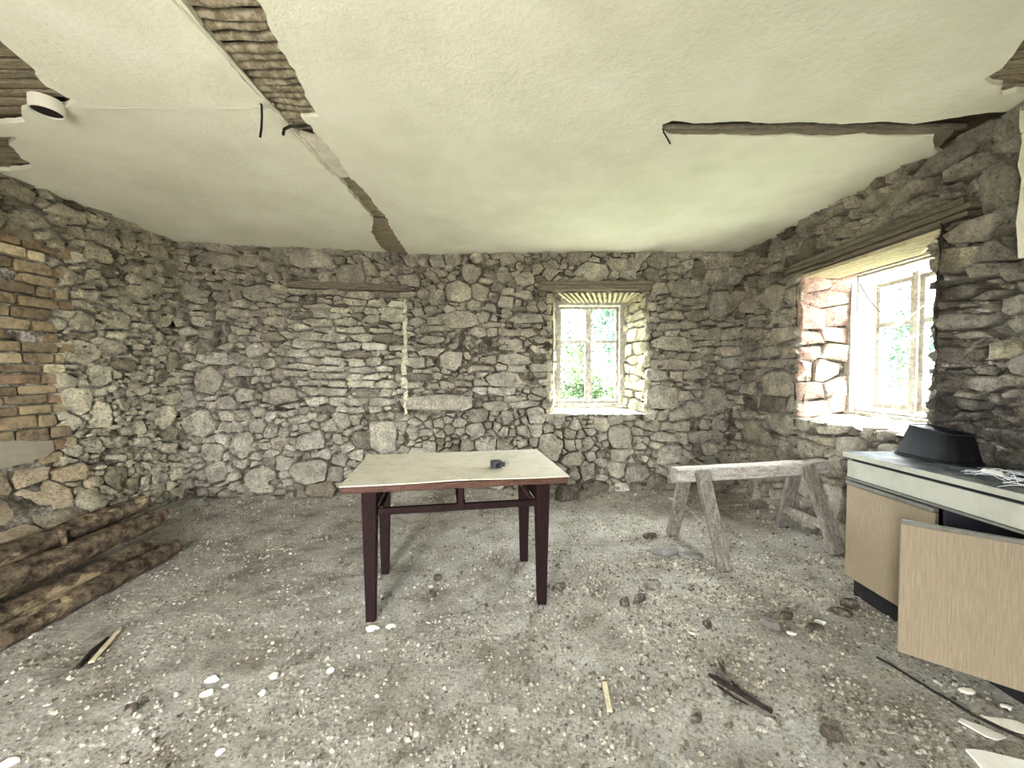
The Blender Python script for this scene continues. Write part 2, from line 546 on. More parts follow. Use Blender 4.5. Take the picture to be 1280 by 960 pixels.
def masonry(parent, surf, S, bounds, openings, R, tint, name='stone', mat='stone', gap=(.002, .015), maxparts=295,
            proud=(-.022, .040), smooth=32, rest='small_stones', **kw):
    items = []
    for i in range(len(S)):
        if S[i][4] == 1: continue                       # a void
        g = R.uniform(*gap)
        poly = outline(i, S, bounds, openings, g)
        if not poly: continue
        a = abs(area(poly))
        poly = soften(poly, R, 10, min(.014, .08 * math.sqrt(a)))
        pr = R.uniform(*proud) + (.02 if S[i][4] == 2 else 0)
        k2 = dict(kw)
        if S[i][4] == 2: k2.update(bev=.04, dome=.03, inner=.6)
        V, F = stone_geo(poly, surf, R, pr, **k2)
        t = tint(S[i][0], S[i][1], R)
        items.append((a, V, F, t))
    items.sort(key=lambda q: -q[0])
    for a, V, F, t in items[:maxparts]:
        mesh_obj(name, V, F, M[mat], parent, tint=t, smooth=smooth)
    if items[maxparts:]:
        mb = MB(); T = []
        for a, V, F, t in items[maxparts:]:
            mb.add(V, F); T += [t] * len(V)
        o = mesh_obj(rest, mb.v, mb.f, M[mat], parent, tint=np.array(T), smooth=smooth)
        o['kind'] = 'stuff'
    return items

def sheet(name, surf, s0, s1, z0, z1, step, openings, holes, mat, depth, amp, smear, parent=None, freq=9.0, seed=0.0, kind=None):
    """recessed mortar face as a displaced grid with openings cut out and voids pushed in"""
    ss = sorted(set([round(s0 + (s1 - s0) * i / max(1, int((s1 - s0) / step)), 4) for i in range(max(1, int((s1 - s0) / step)) + 1)] + [q for o in openings for q in o[:2] if s0 < q < s1]))
    zz = sorted(set([round(z0 + (z1 - z0) * i / max(1, int((z1 - z0) / step)), 4) for i in range(max(1, int((z1 - z0) / step)) + 1)] + [q for o in openings for q in o[2:] if z0 < q < z1]))
    V, F = [], []
    for z in zz:
        for s in ss:
            p = Vector((s * freq, z * freq, seed))
            n = noise.fractal(p, 0.9, 2.1, 4)
            lo = noise.noise(Vector((s * 1.6, z * 1.6, seed + 5.2)))
            w = -depth + amp * n + smear * max(0.0, lo + .12)
            w = min(w, 0.012)
            for h in holes:
                if abs(s - h[0]) < h[2] * .55 and abs(z - h[1]) < h[3] * .55:
                    w = -0.30
            V.append(surf(s, z, w))
    ns = len(ss)
    for j in range(len(zz) - 1):
        for i in range(ns - 1):
            cs, cz = (ss[i] + ss[i + 1]) / 2, (zz[j] + zz[j + 1]) / 2
            if any(o[0] < cs < o[1] and o[2] < cz < o[3] for o in openings): continue
            F.append((j * ns + i, j * ns + i + 1, (j + 1) * ns + i + 1, (j + 1) * ns + i))
    a, b, c = Vector(V[F[0][0]]), Vector(V[F[0][1]]), Vector(V[F[0][2]])
    out = Vector(surf(s0, z0, 1)) - Vector(surf(s0, z0, 0))
    if (b - a).cross(c - b).dot(out) < 0:
        F = [tuple(reversed(f)) for f in F]
    o = mesh_obj(name, V, F, mat, parent, smooth=180, recentre=parent is not None)
    if kind: o['kind'] = kind
    return o

def chips(parent, surf, n, bounds, openings, R, tint, name='joint_chips', size=(.012, .035), w=(-.035, .0)):
    """small pinning stones pressed into the joints"""
    mb, T = MB(), []
    for _ in range(n):
        s, z = R.uniform(bounds[0], bounds[1]), R.uniform(bounds[2], bounds[3])
        if any(o[0] - .02 < s < o[1] + .02 and o[2] - .02 < z < o[3] + .02 for o in openings): continue
        r = R.uniform(*size); d = R.uniform(*w)
        k = R.randint(4, 6); a0 = R.uniform(0, 6.3)
        ring = [(s + r * R.uniform(.7, 1.2) * math.cos(a0 + 6.283 * i / k), z + .7 * r * R.uniform(.7, 1.2) * math.sin(a0 + 6.283 * i / k)) for i in range(k)]
        V = [surf(x, y, d - .02) for x, y in ring] + [surf(s + (x - s) * .7, z + (y - z) * .7, d + R.uniform(.004, .014)) for x, y in ring]
        F = [(i, (i + 1) % k, k + (i + 1) % k, k + i) for i in range(k)] + [tuple(range(k, 2 * k))]
        a, b, c = (Vector(V[k + i]) for i in range(3))
        out = Vector(surf(s, z, 1)) - Vector(surf(s, z, 0))
        if (b - a).cross(c - b).dot(out) < 0: F = [tuple(reversed(f)) for f in F]
        mb.add(V, F); T += [tint(s, z, R)] * len(V)
    o = mesh_obj(name, mb.v, mb.f, M['stone'], parent, tint=np.array(T), smooth=50)
    o['kind'] = 'stuff'
    return o

def vary(c, R, a=0.17, hue=0.018):
    k = 1 + R.uniform(-a, a)
    return (c[0] * k * (1 + R.uniform(-hue, hue)), c[1] * k, c[2] * k * (1 + R.uniform(-hue, hue)))

XL, XR, CEIL = -3.47, 2.60, 2.75
def YB(x):
    return 4.52 - (x + 1.1) * .0216 if x > -1.1 else 4.52 + (x + 1.1) * .1772

# ------------------------------------------------------------------ back wall
B_OPEN = [(0.452, 1.522, 0.93, 2.32)]
surfB = lambda s, z, w: (s, YB(s) - w, z)
BACK = [(-2.94, 0.62, 0.24, 0.29), (1.73, 1.11, 0.42, 0.33), (-0.91, 1.04, 0.9, 0.24), (-2.74, 0.22, 0.36, 0.35), (-3.24, 1.3, 0.29, 0.3), (-3.31, 2.26, 0.29, 0.27), (-2.56, 1.94, 0.28, 0.13), (-2.58, 1.77, 0.21, 0.09), (-2.51, 1.14, 0.4, 0.19), (-2.75, 2.26, 0.31, 0.19), (-3.3, 0.85, 0.3, 0.32), (-0.36, 2.31, 0.22, 0.2), (0.0, 1.31, 0.57, 0.18), (1.83, 1.47, 0.52, 0.11), (0.91, 2.55, 0.42, 0.22), (1.80, 1.72, 0.44, 0.18), (-1.46, 0.67, 0.33, 0.4), (1.42, 0.25, 0.29, 0.24), (1.83, 0.44, 0.27, 0.24), (0.97, 0.07, 0.31, 0.18), (0.46, 0.53, 0.27, 0.31), (-2.22, 0.29, 0.39, 0.35), (-2.14, 0.09, 0.35, 0.19), (-2.19, 2.62, 0.44, 0.21), (-0.6, 2.0, 0.37, 0.2), (-0.69, 1.54, 0.28, 0.24), (0.18, 2.01, 0.4, 0.13), (-0.87, 1.9, 0.33, 0.11), (-0.92, 1.77, 0.33, 0.09), (-0.92, 1.63, 0.31, 0.09), (-0.09, 1.72, 0.46, 0.15), (2.32, 1.08, 0.33, 0.33), (2.41, 0.81, 0.25, 0.2), (2.35, 2.17, 0.27, 0.36), (1.99, 2.35, 0.36, 0.24), (-3.12, 2.58, 0.42, 0.17), (2.39, 2.48, 0.45, 0.24)]
BH = [(-3.09, 1.82, 0.19, 0.26), (-0.58, 1.72, 0.05, 0.15), (-0.34, 1.67, 0.06, 0.09), (-0.4, 1.06, 0.08, 0.18), (2.09, 0.77, 0.1, 0.11), (-3.42, 1.94, 0.07, 0.17), (-2.86, 1.3, 0.14, 0.12), (-3.23, 0.05, 0.19, 0.07), (-2.94, 0.3, 0.09, 0.12), (0.26, 2.30, 0.05, 0.11), (2.27, 1.43, 0.13, 0.09), (-2.57, 0.99, 0.26, 0.04)]
R = random.Random(11)
S = [(a, b, c, d, 2 if k == 0 else 0) for k, (a, b, c, d) in enumerate(BACK)] + [(a, b, c, d, 1) for a, b, c, d in BH]
LINT_B = (0.316, 1.579, 2.32, 2.43)
LINT_G = (-2.44, -1.19, 2.315, 2.385)
rows(S, -2.43, -1.24, .93, 2.30, .065, .105, .14, .34, R)
rows(S, -1.2, .45, .95, 2.02, .06, .12, .12, .38, R)
rows(S, 1.53, 2.62, .62, 2.0, .07, .15, .12, .34, R)
rubble(S, -3.5, 2.62, 2.0, 2.75, .06, .34, .72, R, 5000)
rubble(S, -3.5, -2.4, .9, 2.1, .06, .26, .85, R, 2500)
rubble(S, -3.5, 2.62, -.02, 1.0, .07, .34, .85, R, 7000)
rubble(S, -3.5, 2.62, 0, 2.75, .05, .12, .7, R, 6000)
def tintB(s, z, R):
    c = lin(176, 169, 153)
    if -2.43 < s < -1.2 and .92 < z < 2.32: c = lin(186, 180, 163)
    if -1.95 < s < -1.2 and 1.1 < z < 2.25: c = lin(212, 208, 190) if R.random() < .6 else lin(194, 189, 170)      # whitewash left on the infill
    if z < .12: c = lin(130, 119, 103)
    if R.random() < .10: c = lin(138, 130, 116)
    if R.random() < .10: c = lin(182, 176, 162)
    return vary(c, R)
wall_back = sheet('wall_back', surfB, XL - .15, XR + .15, -.1, CEIL + .09, .025, [(.472, 1.50, .91, 2.34)], BH, M['mortar'], .068, .030, .10, seed=1.3, kind='structure')
bB = (XL - .03, XR + .03, -.05, CEIL)
masonry(wall_back, surfB, S, bB, B_OPEN + [LINT_B, LINT_G], R, tintB)
HB = lambda L: [(a - c * .5, a + c * .5, b - d * .5, b + d * .5) for a, b, c, d in L]
chips(wall_back, surfB, 1500, bB, B_OPEN + [LINT_B, LINT_G] + HB(BH), R, tintB)
# lintel over the window: a board with a moulded edge, in three strips
for z0, z1, pr in ((2.325, 2.352, .035), (2.354, 2.385, .022), (2.387, 2.425, .030)):
    MB().bar((LINT_B[0], YB(.3) - pr + .05, (z0 + z1) / 2), (LINT_B[1], YB(1.58) - pr + .05, (z0 + z1) / 2), .10, z1 - z0, bev=.004).build('lintel_board', M['lintel'], wall_back)
for z0, z1, pr in ((2.318, 2.348, .014), (2.350, 2.382, .026)):
    MB().bar((LINT_G[0], YB(LINT_G[0]) - pr + .04, (z0 + z1) / 2), (LINT_G[1], YB(LINT_G[1]) - pr + .04, (z0 + z1) / 2), .08, z1 - z0, bev=.004).build('lintel_board', M['lintel'], wall_back)
# lime plaster left along the edge of the walled-up window and smeared over its stones
def patch(name, surf, pts, mat, parent, w, R, thick=.02, nsub=3, jag=.012):
    out = []
    for i in range(len(pts)):
        a, b = pts[i], pts[(i + 1) % len(pts)]
        for k in range(nsub):
            t = k / nsub
            out.append((a[0] + (b[0] - a[0]) * t + R.uniform(-jag, jag), a[1] + (b[1] - a[1]) * t + R.uniform(-jag, jag)))
    n = len(out)
    cx, cz = sum(p[0] for p in out) / n, sum(p[1] for p in out) / n
    V = [surf(x, z, w - thick) for x, z in out] + [surf(x, z, w - R.uniform(0, .006)) for x, z in out]
    V += [surf(cx + (x - cx) * .8, cz + (z - cz) * .8, w + R.uniform(-.004, .006)) for x, z in out] + [surf(cx, cz, w + .004)]
    F = []
    for r in (0, 1):
        F += [(r * n + i, r * n + (i + 1) % n, (r + 1) * n + (i + 1) % n, (r + 1) * n + i) for i in range(n)]
    F += [(2 * n + i, 2 * n + (i + 1) % n, 3 * n) for i in range(n)]
    a, b, c = (Vector(V[k]) for k in (2 * n, 2 * n + 1, 3 * n))
    if (b - a).cross(c - a).dot(Vector(surf(cx, cz, 1)) - Vector(surf(cx, cz, 0))) < 0:
        F = [tuple(reversed(f)) for f in F]
    return mesh_obj(name, V, F, M[mat], parent, smooth=40)
for k in range(9):
    z = 1.0 + k * .142 + R.uniform(-.02, .02); w_ = R.uniform(.016, .034); h_ = R.uniform(.06, .085); cx_ = -1.222 + R.uniform(-.012, .012)
    patch('plaster_patch', surfB, [(cx_ - w_, z - h_), (cx_ + w_ * .8, z - h_ * .9), (cx_ + w_, z), (cx_ + w_ * .7, z + h_), (cx_ - w_ * .9, z + h_ * .8), (cx_ - w_ * 1.1, z)], 'lime', wall_back, .022 + R.uniform(0, .012), R, nsub=3, jag=.012)

# ------------------------------------------------------------------ bilinear reveals
def bil(p00, p10, p11, p01, flip=False):
    p00, p10, p11, p01 = map(Vector, (p00, p10, p11, p01))
    ls, lt = (p10 - p00).length, (p01 - p00).length
    n = (p10 - p00).cross(p01 - p00).normalized() * (-1 if flip else 1)
    def f(s, t, w):
        a, b = s / ls, t / lt
        p = p00 * (1 - a) * (1 - b) + p10 * a * (1 - b) + p11 * a * b + p01 * (1 - a) * b
        return tuple(p + n * w)
    return f, ls, lt

def reveal(parent, name, pts, R, tint, flip, rowsp=None, mat='mortar', stones=True, seed=0., amp=.014):
    f, ls, lt = bil(*pts, flip=flip)
    es, et = (0, .08) if stones else (.08, 0)
    sh = sheet(name, f, -es - .01, ls + es + .02, -et, lt + et, .03, [], [], M[mat], .055 if stones else .015, amp, .0 if stones else .02, parent=parent, seed=seed)
    if stones:
        S = []
        rows(S, 0, ls, 0, lt, *rowsp, R)
        masonry(sh, f, S, (0, ls, 0, lt), [], R, tint, gap=(.005, .012), proud=(-.006, .014), depth=.06, tilt=.02)
    return sh, f, ls, lt

y0, y1 = YB(.452), YB(1.522)
FB = (0.532, 1.369, 0.974, 2.256, 4.85)      # back window frame x0 x1 z0 z1 y
tintRev = lambda s, z, R: vary(lin(186, 178, 150), R)
tintRev2 = lambda s, z, R: vary(lin(196, 166, 150) if R.random() < .6 else lin(184, 172, 154), R, .1)
reveal(wall_back, 'window_reveal', [(1.522, y1, .93), (FB[1], FB[4], FB[2]), (FB[1], FB[4], FB[3]), (1.522, y1, 2.32)], R, tintRev, True, (.09, .14, .12, .26), seed=3.)
reveal(wall_back, 'window_reveal', [(.452, y0, .93), (FB[0], FB[4], FB[2]), (FB[0], FB[4], FB[3]), (.452, y0, 2.32)], R, tintRev, False, (.08, .14, .12, .26), seed=4.)
reveal(wall_back, 'window_sill', [(.452, y0 - .02, .93), (1.522, y1 - .02, .93), (FB[1], FB[4], FB[2]), (FB[0], FB[4], FB[2])], R, None, False, mat='plaster', stones=False, seed=5., amp=.02)
sof, fS, lS, lT = reveal(wall_back, 'window_soffit', [(.452, y0, 2.325), (1.522, y1, 2.325), (FB[1], FB[4], FB[3] + .01), (FB[0], FB[4], FB[3] + .01)], R, None, True, stones=False, seed=6.)
for k in range(15):           # slanting laths under the niche
    s = .08 + k * .066
    a, b = Vector(fS(s, .03, .02)), Vector(fS(min(s + .16, lS - .01), lT - .03, .02))
    MB().bar(a, b, .032, .012, bev=.003).build('lath', M['lathpale'], sof)

# ------------------------------------------------------------------ right wall
surfR = lambda s, z, w: (XR - w, s, z)
R_OPEN = [(2.44, 3.55, 0.985, 2.275)]
RIGHT = [(2.19, 2.41, 0.34, 0.25), (2.24, 2.19, 0.24, 0.16), (2.31, 2.05, 0.25, 0.14), (2.12, 2.04, 0.12, 0.1), (2.29, 1.86, 0.29, 0.08), (2.25, 1.69, 0.28, 0.1), (2.24, 1.6, 0.28, 0.06), (2.2, 1.33, 0.23, 0.1), (2.29, 1.02, 0.16, 0.14), (2.25, 1.21, 0.24, 0.09), (3.47, 2.50, 0.23, 0.22), (3.94, 2.12, 0.29, 0.27), (3.14, 2.51, 0.22, 0.12), (2.75, 2.56, 0.3, 0.17), (2.55, 2.47, 0.24, 0.1), (2.87, 2.64, 0.26, 0.12), (3.81, 1.75, 0.34, 0.2), (3.43, 0.73, 0.31, 0.17), (2.95, 0.82, 0.27, 0.18), (2.40, 2.68, 0.32, 0.13), (2.14, 1.89, 0.09, 0.04), (2.15, 1.81, 0.18, 0.04), (2.31, 1.93, 0.13, 0.06), (3.88, 1.28, 0.44, 0.24), (3.85, 0.89, 0.4, 0.24), (3.51, 0.42, 0.39, 0.29), (2.32, 1.49, 0.21, 0.11), (2.09, 1.5, 0.14, 0.1)]
RH = [(4.05, 2.0, 0.22, 0.15), (3.9, 0.68, 0.14, 0.11), (3.60, 1.9, 0.06, 0.07), (3.13, 0.79, 0.06, 0.13), (2.48, 2.58, 0.07, 0.08)]
R = random.Random(23)
S = [(a, b, c, d, 0) for a, b, c, d in RIGHT] + [(a, b, c, d, 1) for a, b, c, d in RH]
rows(S, 1.3, 2.44, .9, 2.35, .05, .12, .13, .36, R)
rows(S, 3.56, 4.5, .9, 2.3, .08, .17, .14, .34, R)
rubble(S, 1.3, 4.5, 2.25, 2.75, .08, .32, .62, R, 3000)
rubble(S, 1.3, 4.5, 0, 1.0, .07, .34, .85, R, 4500)
rubble(S, 1.3, 4.5, 0, 2.75, .05, .11, .7, R, 4000)
LINT_R = (2.22, 3.72, 2.275, 2.395)
def tintR(s, z, R):
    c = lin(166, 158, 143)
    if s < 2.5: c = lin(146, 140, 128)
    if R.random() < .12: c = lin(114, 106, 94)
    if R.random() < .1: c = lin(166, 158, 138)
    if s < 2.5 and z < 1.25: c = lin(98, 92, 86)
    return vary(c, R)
wall_right = sheet('wall_right', surfR, REAR_Y - .05, 4.6, -.1, CEIL + .09, .025, [(2.50, 3.54, .965, 2.295)], RH, M['mortar'], .078, .030, .06, seed=8.1, kind='structure')
bR = (1.3, 4.46, -.05, CEIL)
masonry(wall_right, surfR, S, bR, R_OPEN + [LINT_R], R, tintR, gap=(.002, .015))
chips(wall_right, surfR, 700, bR, R_OPEN + [LINT_R] + HB(RH), R, tintR)
for z0, z1, pr, e in ((2.278, 2.306, .020, .03), (2.312, 2.346, .034, 0), (2.352, 2.390, .026, .05)):
    MB().bar((XR - pr + .05, LINT_R[0] + e, (z0 + z1) / 2 + .006), (XR - pr + .05, LINT_R[1] - e, (z0 + z1) / 2 - .004), .10, z1 - z0, bev=.004).build('lintel_plank', M['lintely'], wall_right)
patch('plaster_patch', surfR, [(1.25, 1.95), (1.7, 1.9), (1.995, 1.96), (2.005, 2.35), (2.01, 2.74), (1.6, 2.74), (1.25, 2.74)], 'plaster', wall_right, .045, R, thick=.05, nsub=4)
FR = (2.72, 3.49, 1.04, 2.25, 3.0)            # right window inner frame y0 y1 z0 z1 x
reveal(wall_right, 'window_reveal', [(XR, 3.55, .985), (FR[4], FR[1], FR[2]), (FR[4], FR[1], FR[3]), (XR, 3.55, 2.28)], R, tintRev2, False, (.11, .2, .16, .34), seed=9.)
reveal(wall_right, 'window_reveal', [(XR, 2.41, .985), (FR[4], FR[0] - .03, FR[2]), (FR[4], FR[0] - .03, FR[3]), (XR, 2.41, 2.28)], R, None, True, stones=False, seed=10.)
reveal(wall_right, 'window_sill', [(XR - .02, 2.36, .985), (XR - .02, 3.55, .985), (FR[4], FR[1], FR[2]), (FR[4], FR[0], FR[2])], R, None, True, mat='plaster', stones=False, seed=11., amp=.02)
sof, fS, lS, lT = reveal(wall_right, 'window_soffit', [(XR, 2.36, 2.285), (XR, 3.55, 2.285), (FR[4], FR[1], FR[3] + .01), (FR[4], FR[0], FR[3] + .01)], R, None, False, stones=False, seed=12.)
for k in range(9):
    t = .03 + k * .042
    MB().bar(fS(.02 + t * .5, t, .030), fS(lS - .02, t, .030), .028, .030, bev=.003).build('lath', M['lathpale'], sof)

# ------------------------------------------------------------------ left wall
def bulge(s, z):
    k = max(0.0, min(1.0, (.66 - z) / .5)); k = k * k * (3 - 2 * k)
    m = max(0.0, min(1.0, (3.45 - s) / .35))
    return .34 * k * m
surfL = lambda s, z, w: (XL + w + bulge(s, z), s, z)
LEFT = [(3.18, 1.56, 0.21, 0.22), (3.37, 2.52, 0.33, 0.14), (3.1, 2.64, 0.28, 0.13), (3.14, 1.17, 0.17, 0.22), (3.29, 1.03, 0.2, 0.24), (4.01, 1.52, 0.15, 0.25), (3.87, 1.36, 0.18, 0.16), (3.43, 2.26, 0.25, 0.11), (3.26, 2.02, 0.19, 0.13), (3.48, 1.86, 0.24, 0.21), (3.9, 0.96, 0.18, 0.24), (3.84, 0.41, 0.21, 0.23), (2.80, 2.66, 0.22, 0.14), (3.8, 2.21, 0.2, 0.16), (3.07, 0.60, 0.22, 0.14), (2.81, 0.5, 0.26, 0.17), (3.09, 0.40, 0.22, 0.15), (2.80, 0.32, 0.24, 0.14), (2.50, 0.48, 0.28, 0.18), (2.48, 0.28, 0.26, 0.16)]
LH = [(3.35, 0.66, 0.11, 0.12), (2.98, 0.76, 0.17, 0.05), (4.08, 1.86, 0.08, 0.15), (3.59, 1.58, 0.08, 0.1), (3.69, 2.4, 0.13, 0.06)]
BRH = [(2.88, 2.28, .13, .07), (2.71, 2.05, .13, .065), (2.73, 1.69, .17, .06), (3.06, 2.2, .08, .05), (2.40, 1.86, .2, .07)]
R = random.Random(31)
S = [(a, b, c, d, 0) for a, b, c, d in LEFT] + [(a, b, c, d, 1) for a, b, c, d in LH]
brick_edge = lambda z: 3.05 + .05 * math.sin(z * 17) + .04 * math.sin(z * 41)
# a no-stone zone where the bricks are
rubble(S, 3.02, 4.2, 0, 2.75, .06, .26, .75, R, 6500)
rubble(S, 1.5, 3.05, 2.38, 2.75, .08, .28, .6, R, 1500)
rows(S, 1.5, 3.1, .02, .66, .10, .17, .16, .34, R)
rubble(S, 3.0, 4.2, 0, 2.75, .05, .10, .75, R, 4000)
S = [q for q in S if not (q[0] < brick_edge(q[1]) + .04 and .68 < q[1] < 2.36)]
def tintL(s, z, R):
    c = lin(176, 168, 146)
    if z < .7 and s < 3.2: c = lin(166, 150, 124)
    if R.random() < .12: c = lin(140, 131, 110)
    if R.random() < .12: c = lin(190, 182, 158)
    return vary(c, R)
wall_left = sheet('wall_left', surfL, REAR_Y - .05, 4.25, -.1, CEIL + .09, .025, [], LH + BRH, M['mortar'], .064, .034, .11, seed=15.7, kind='structure')
bL = (1.5, 4.14, -.05, CEIL)
# stones, kept clear of the brick face
class _B: pass
masonry(wall_left, surfL, S, bL, [(0, 2.98, .70, 2.33)], R, tintL)
chips(wall_left, surfL, 900, (3.0, 4.12, 0, CEIL), HB(LH), R, tintL)
# bricks: courses of hand-made bricks, some fallen out
z = .70
ci = 0
BT = [lin(132, 116, 90), lin(142, 126, 98), lin(122, 107, 84), lin(136, 112, 88), lin(154, 138, 110), lin(116, 102, 82)]
while z < 2.31:
    h = R.choice((.072, .078, .082, .088)) if z > 1.0 else R.choice((.085, .095, .10))
    s = 1.6 - (.11 if ci % 2 else 0) - R.uniform(0, .06)
    while True:
        l = R.choice((.235, .24, .25, .12, .24, .2))
        e = brick_edge(z + h / 2)
        if s > e - .03: break
        s1 = min(s + l, e + R.uniform(-.01, .03))
        cs, cz = (s + s1) / 2, z + h / 2
        gone = any(abs(cs - q[0]) < q[2] * .5 + .02 and abs(cz - q[1]) < .04 for q in BRH)
        cem = 2.3 < cs < 2.92 and .74 < cz < .92
        if not gone and not cem and s1 - s > .05:
            g = .007
            k = .012
            dz = R.uniform(-.005, .005)
            a, b, c, d = s + g, s1 - g, z + g + dz, z + h - g + dz
            poly = [(a + k, c), (b - k, c), (b, c + k), (b, d - k), (b - k, d), (a + k, d), (a, d - k), (a, c + k)]
            poly = [(x + R.uniform(-.004, .004), y + R.uniform(-.003, .003)) for x, y in poly]
            V, F = stone_geo(poly, surfL, R, R.uniform(-.012, .012), depth=.07, bev=.006, dome=.002, tilt=.004, inner=.90, flat=.002)
            t = vary(R.choice(BT), R, .1)
            if R.random() < .05: t = lin(206, 190, 156)
            mesh_obj('brick', V, F, M['brick'], wall_left, tint=t, smooth=35)
        s += l
    z += h
    ci += 1
patch('cement_patch', surfL, [(2.30, .93), (2.65, .925), (2.93, .885), (2.95, .80), (2.90, .765), (2.65, .735), (2.30, .72)], 'cement', wall_left, .014, R, thick=.05, nsub=3, jag=.006)

# ------------------------------------------------------------------ rear wall (behind the camera) with an added doorway for fill light
surfRear = lambda s, z, w: (s, REAR_Y + w, z)
sheet('wall_rear', surfRear, XL - .1, XR + .1, -.1, CEIL + .02, .12, REAR_OPEN, [], M['mortar'], .0, .02, .0, seed=20., kind='structure')

# ------------------------------------------------------------------ ceiling
HOLES = {
 'chase': [(-1.20, 1.30), (-.93, 1.30), (-.935, 1.52), (-.97, 1.68), (-.985, 1.85), (-1.02, 2.02), (-1.026, 2.12), (-1.115, 2.13), (-1.115, 2.25), (-1.105, 2.5), (-1.125, 2.8), (-1.10, 2.95), (-1.115, 3.2), (-1.10, 3.5), (-1.13, 3.62), (-1.15, 3.9), (-1.17, 4.2), (-1.20, 4.6), (-1.40, 4.6), (-1.44, 4.35), (-1.40, 4.05), (-1.37, 3.85), (-1.27, 3.62), (-1.215, 3.5), (-1.225, 3.2), (-1.215, 2.8), (-1.225, 2.5), (-1.225, 2.2), (-1.245, 1.85), (-1.215, 1.6)],
 'groove': [(.83, 2.20), (.87, 2.165), (1.0, 2.185), (1.2, 2.165), (1.4, 2.18), (1.6, 2.165), (1.8, 2.185), (2.0, 2.16), (2.2, 2.185), (2.38, 2.13), (2.50, 2.10), (2.75, 2.06), (2.75, 2.52), (2.56, 2.42), (2.42, 2.29), (2.2, 2.30), (2.0, 2.28), (1.8, 2.305), (1.6, 2.28), (1.4, 2.30), (1.2, 2.285), (1.0, 2.30), (.9, 2.285), (.85, 2.25)],
 'corner': [(2.19, 1.865), (2.20, 1.80), (2.17, 1.76), (2.10, 1.64), (2.0, 1.45), (2.75, 1.40), (2.75, 1.92), (2.45, 1.945), (2.42, 1.97), (2.32, 1.90)],
 'left': [(-2.05, 1.55), (-2.12, 1.70), (-2.13, 1.77), (-2.22, 1.90), (-2.185, 2.005), (-2.30, 2.055), (-2.45, 2.05), (-2.58, 2.09), (-2.64, 2.16), (-2.80, 2.20), (-2.95, 2.28), (-3.05, 2.36), (-3.12, 2.55), (-3.15, 2.62), (-3.30, 2.66), (-3.62, 2.72), (-3.62, 1.35), (-2.0, 1.35)],
}
HOLES['left'] = [(-2.05, 1.55), (-2.12, 1.70), (-2.13, 1.77), (-2.22, 1.90), (-2.185, 2.005), (-2.30, 2.055), (-2.45, 2.05), (-2.58, 2.09), (-2.64, 2.17), (-2.85, 2.19), (-3.1, 2.15), (-3.62, 2.2), (-3.62, 1.35), (-2.0, 1.35)]
HOLES['left_low'] = [(-2.86, 2.30), (-3.0, 2.38), (-3.10, 2.52), (-3.14, 2.61), (-3.28, 2.66), (-3.62, 2.72), (-3.62, 2.33), (-3.2, 2.28)]
def inpoly(p, poly):
    x, y = p; c = False
    j = len(poly) - 1
    for i in range(len(poly)):
        if (poly[i][1] > y) != (poly[j][1] > y) and x < (poly[j][0] - poly[i][0]) * (y - poly[i][1]) / (poly[j][1] - poly[i][1]) + poly[i][0]:
            c = not c
        j = i
    return c
def jagged(poly, R, step=.035, jag=.010):
    out = []
    for i in range(len(poly)):
        a, b = Vector(poly[i]), Vector(poly[(i + 1) % len(poly)])
        n = max(1, int((b - a).length / step))
        for k in range(n):
            p = a.lerp(b, k / n)
            out.append((p.x + R.uniform(-jag, jag), p.y + R.uniform(-jag, jag)))
    return out
R = random.Random(41)
CZ = lambda x, y: CEIL + .010 * noise.noise(Vector((x * 1.1, y * 1.1, 3))) + .0035 * noise.noise(Vector((x * 6, y * 6, 9)))
JH = {k: jagged(v, R, .035, .004 if k == 'groove' else .009) for k, v in HOLES.items()}
x0, x1, yy0, yy1 = XL - .2, XR + .2, REAR_Y - .1, 4.75
pts, edges = [], []
for poly in JH.values():
    n0 = len(pts)
    pts += [Vector(p) for p in poly]
    edges += [(n0 + i, n0 + (i + 1) % len(poly)) for i in range(len(poly))]
st = .075
x = x0
while x <= x1 + 1e-6:
    y = yy0
    while y <= yy1 + 1e-6:
        pts.append(Vector((x + R.uniform(-.02, .02), y + R.uniform(-.02, .02)))); y += st
    x += st
vo, eo, fo, *_ = delaunay_2d_cdt(pts, edges, [], 0, 1e-5)
F = []
for f in fo:
    c = sum((vo[i] for i in f), Vector((0, 0))) / len(f)
    if not any(inpoly(c, h) for h in JH.values()):
        F.append(tuple(reversed(f)))
V = [(p.x, p.y, CZ(p.x, p.y)) for p in vo]
cnt = {}
for f in F:
    for i in range(len(f)):
        a, b = f[i], f[(i + 1) % len(f)]
        cnt[(a, b)] = 1
TH = .030
up = {}
for (a, b) in list(cnt):
    if (b, a) not in cnt:
        for q in (a, b):
            if q not in up:
                up[q] = len(V); V.append((V[q][0], V[q][1], V[q][2] + TH))
        F.append((b, a, up[a], up[b]))
ceiling = mesh_obj('ceiling', V, F, M['ceiling'], None, smooth=40, recentre=False)
ceiling['kind'] = 'structure'
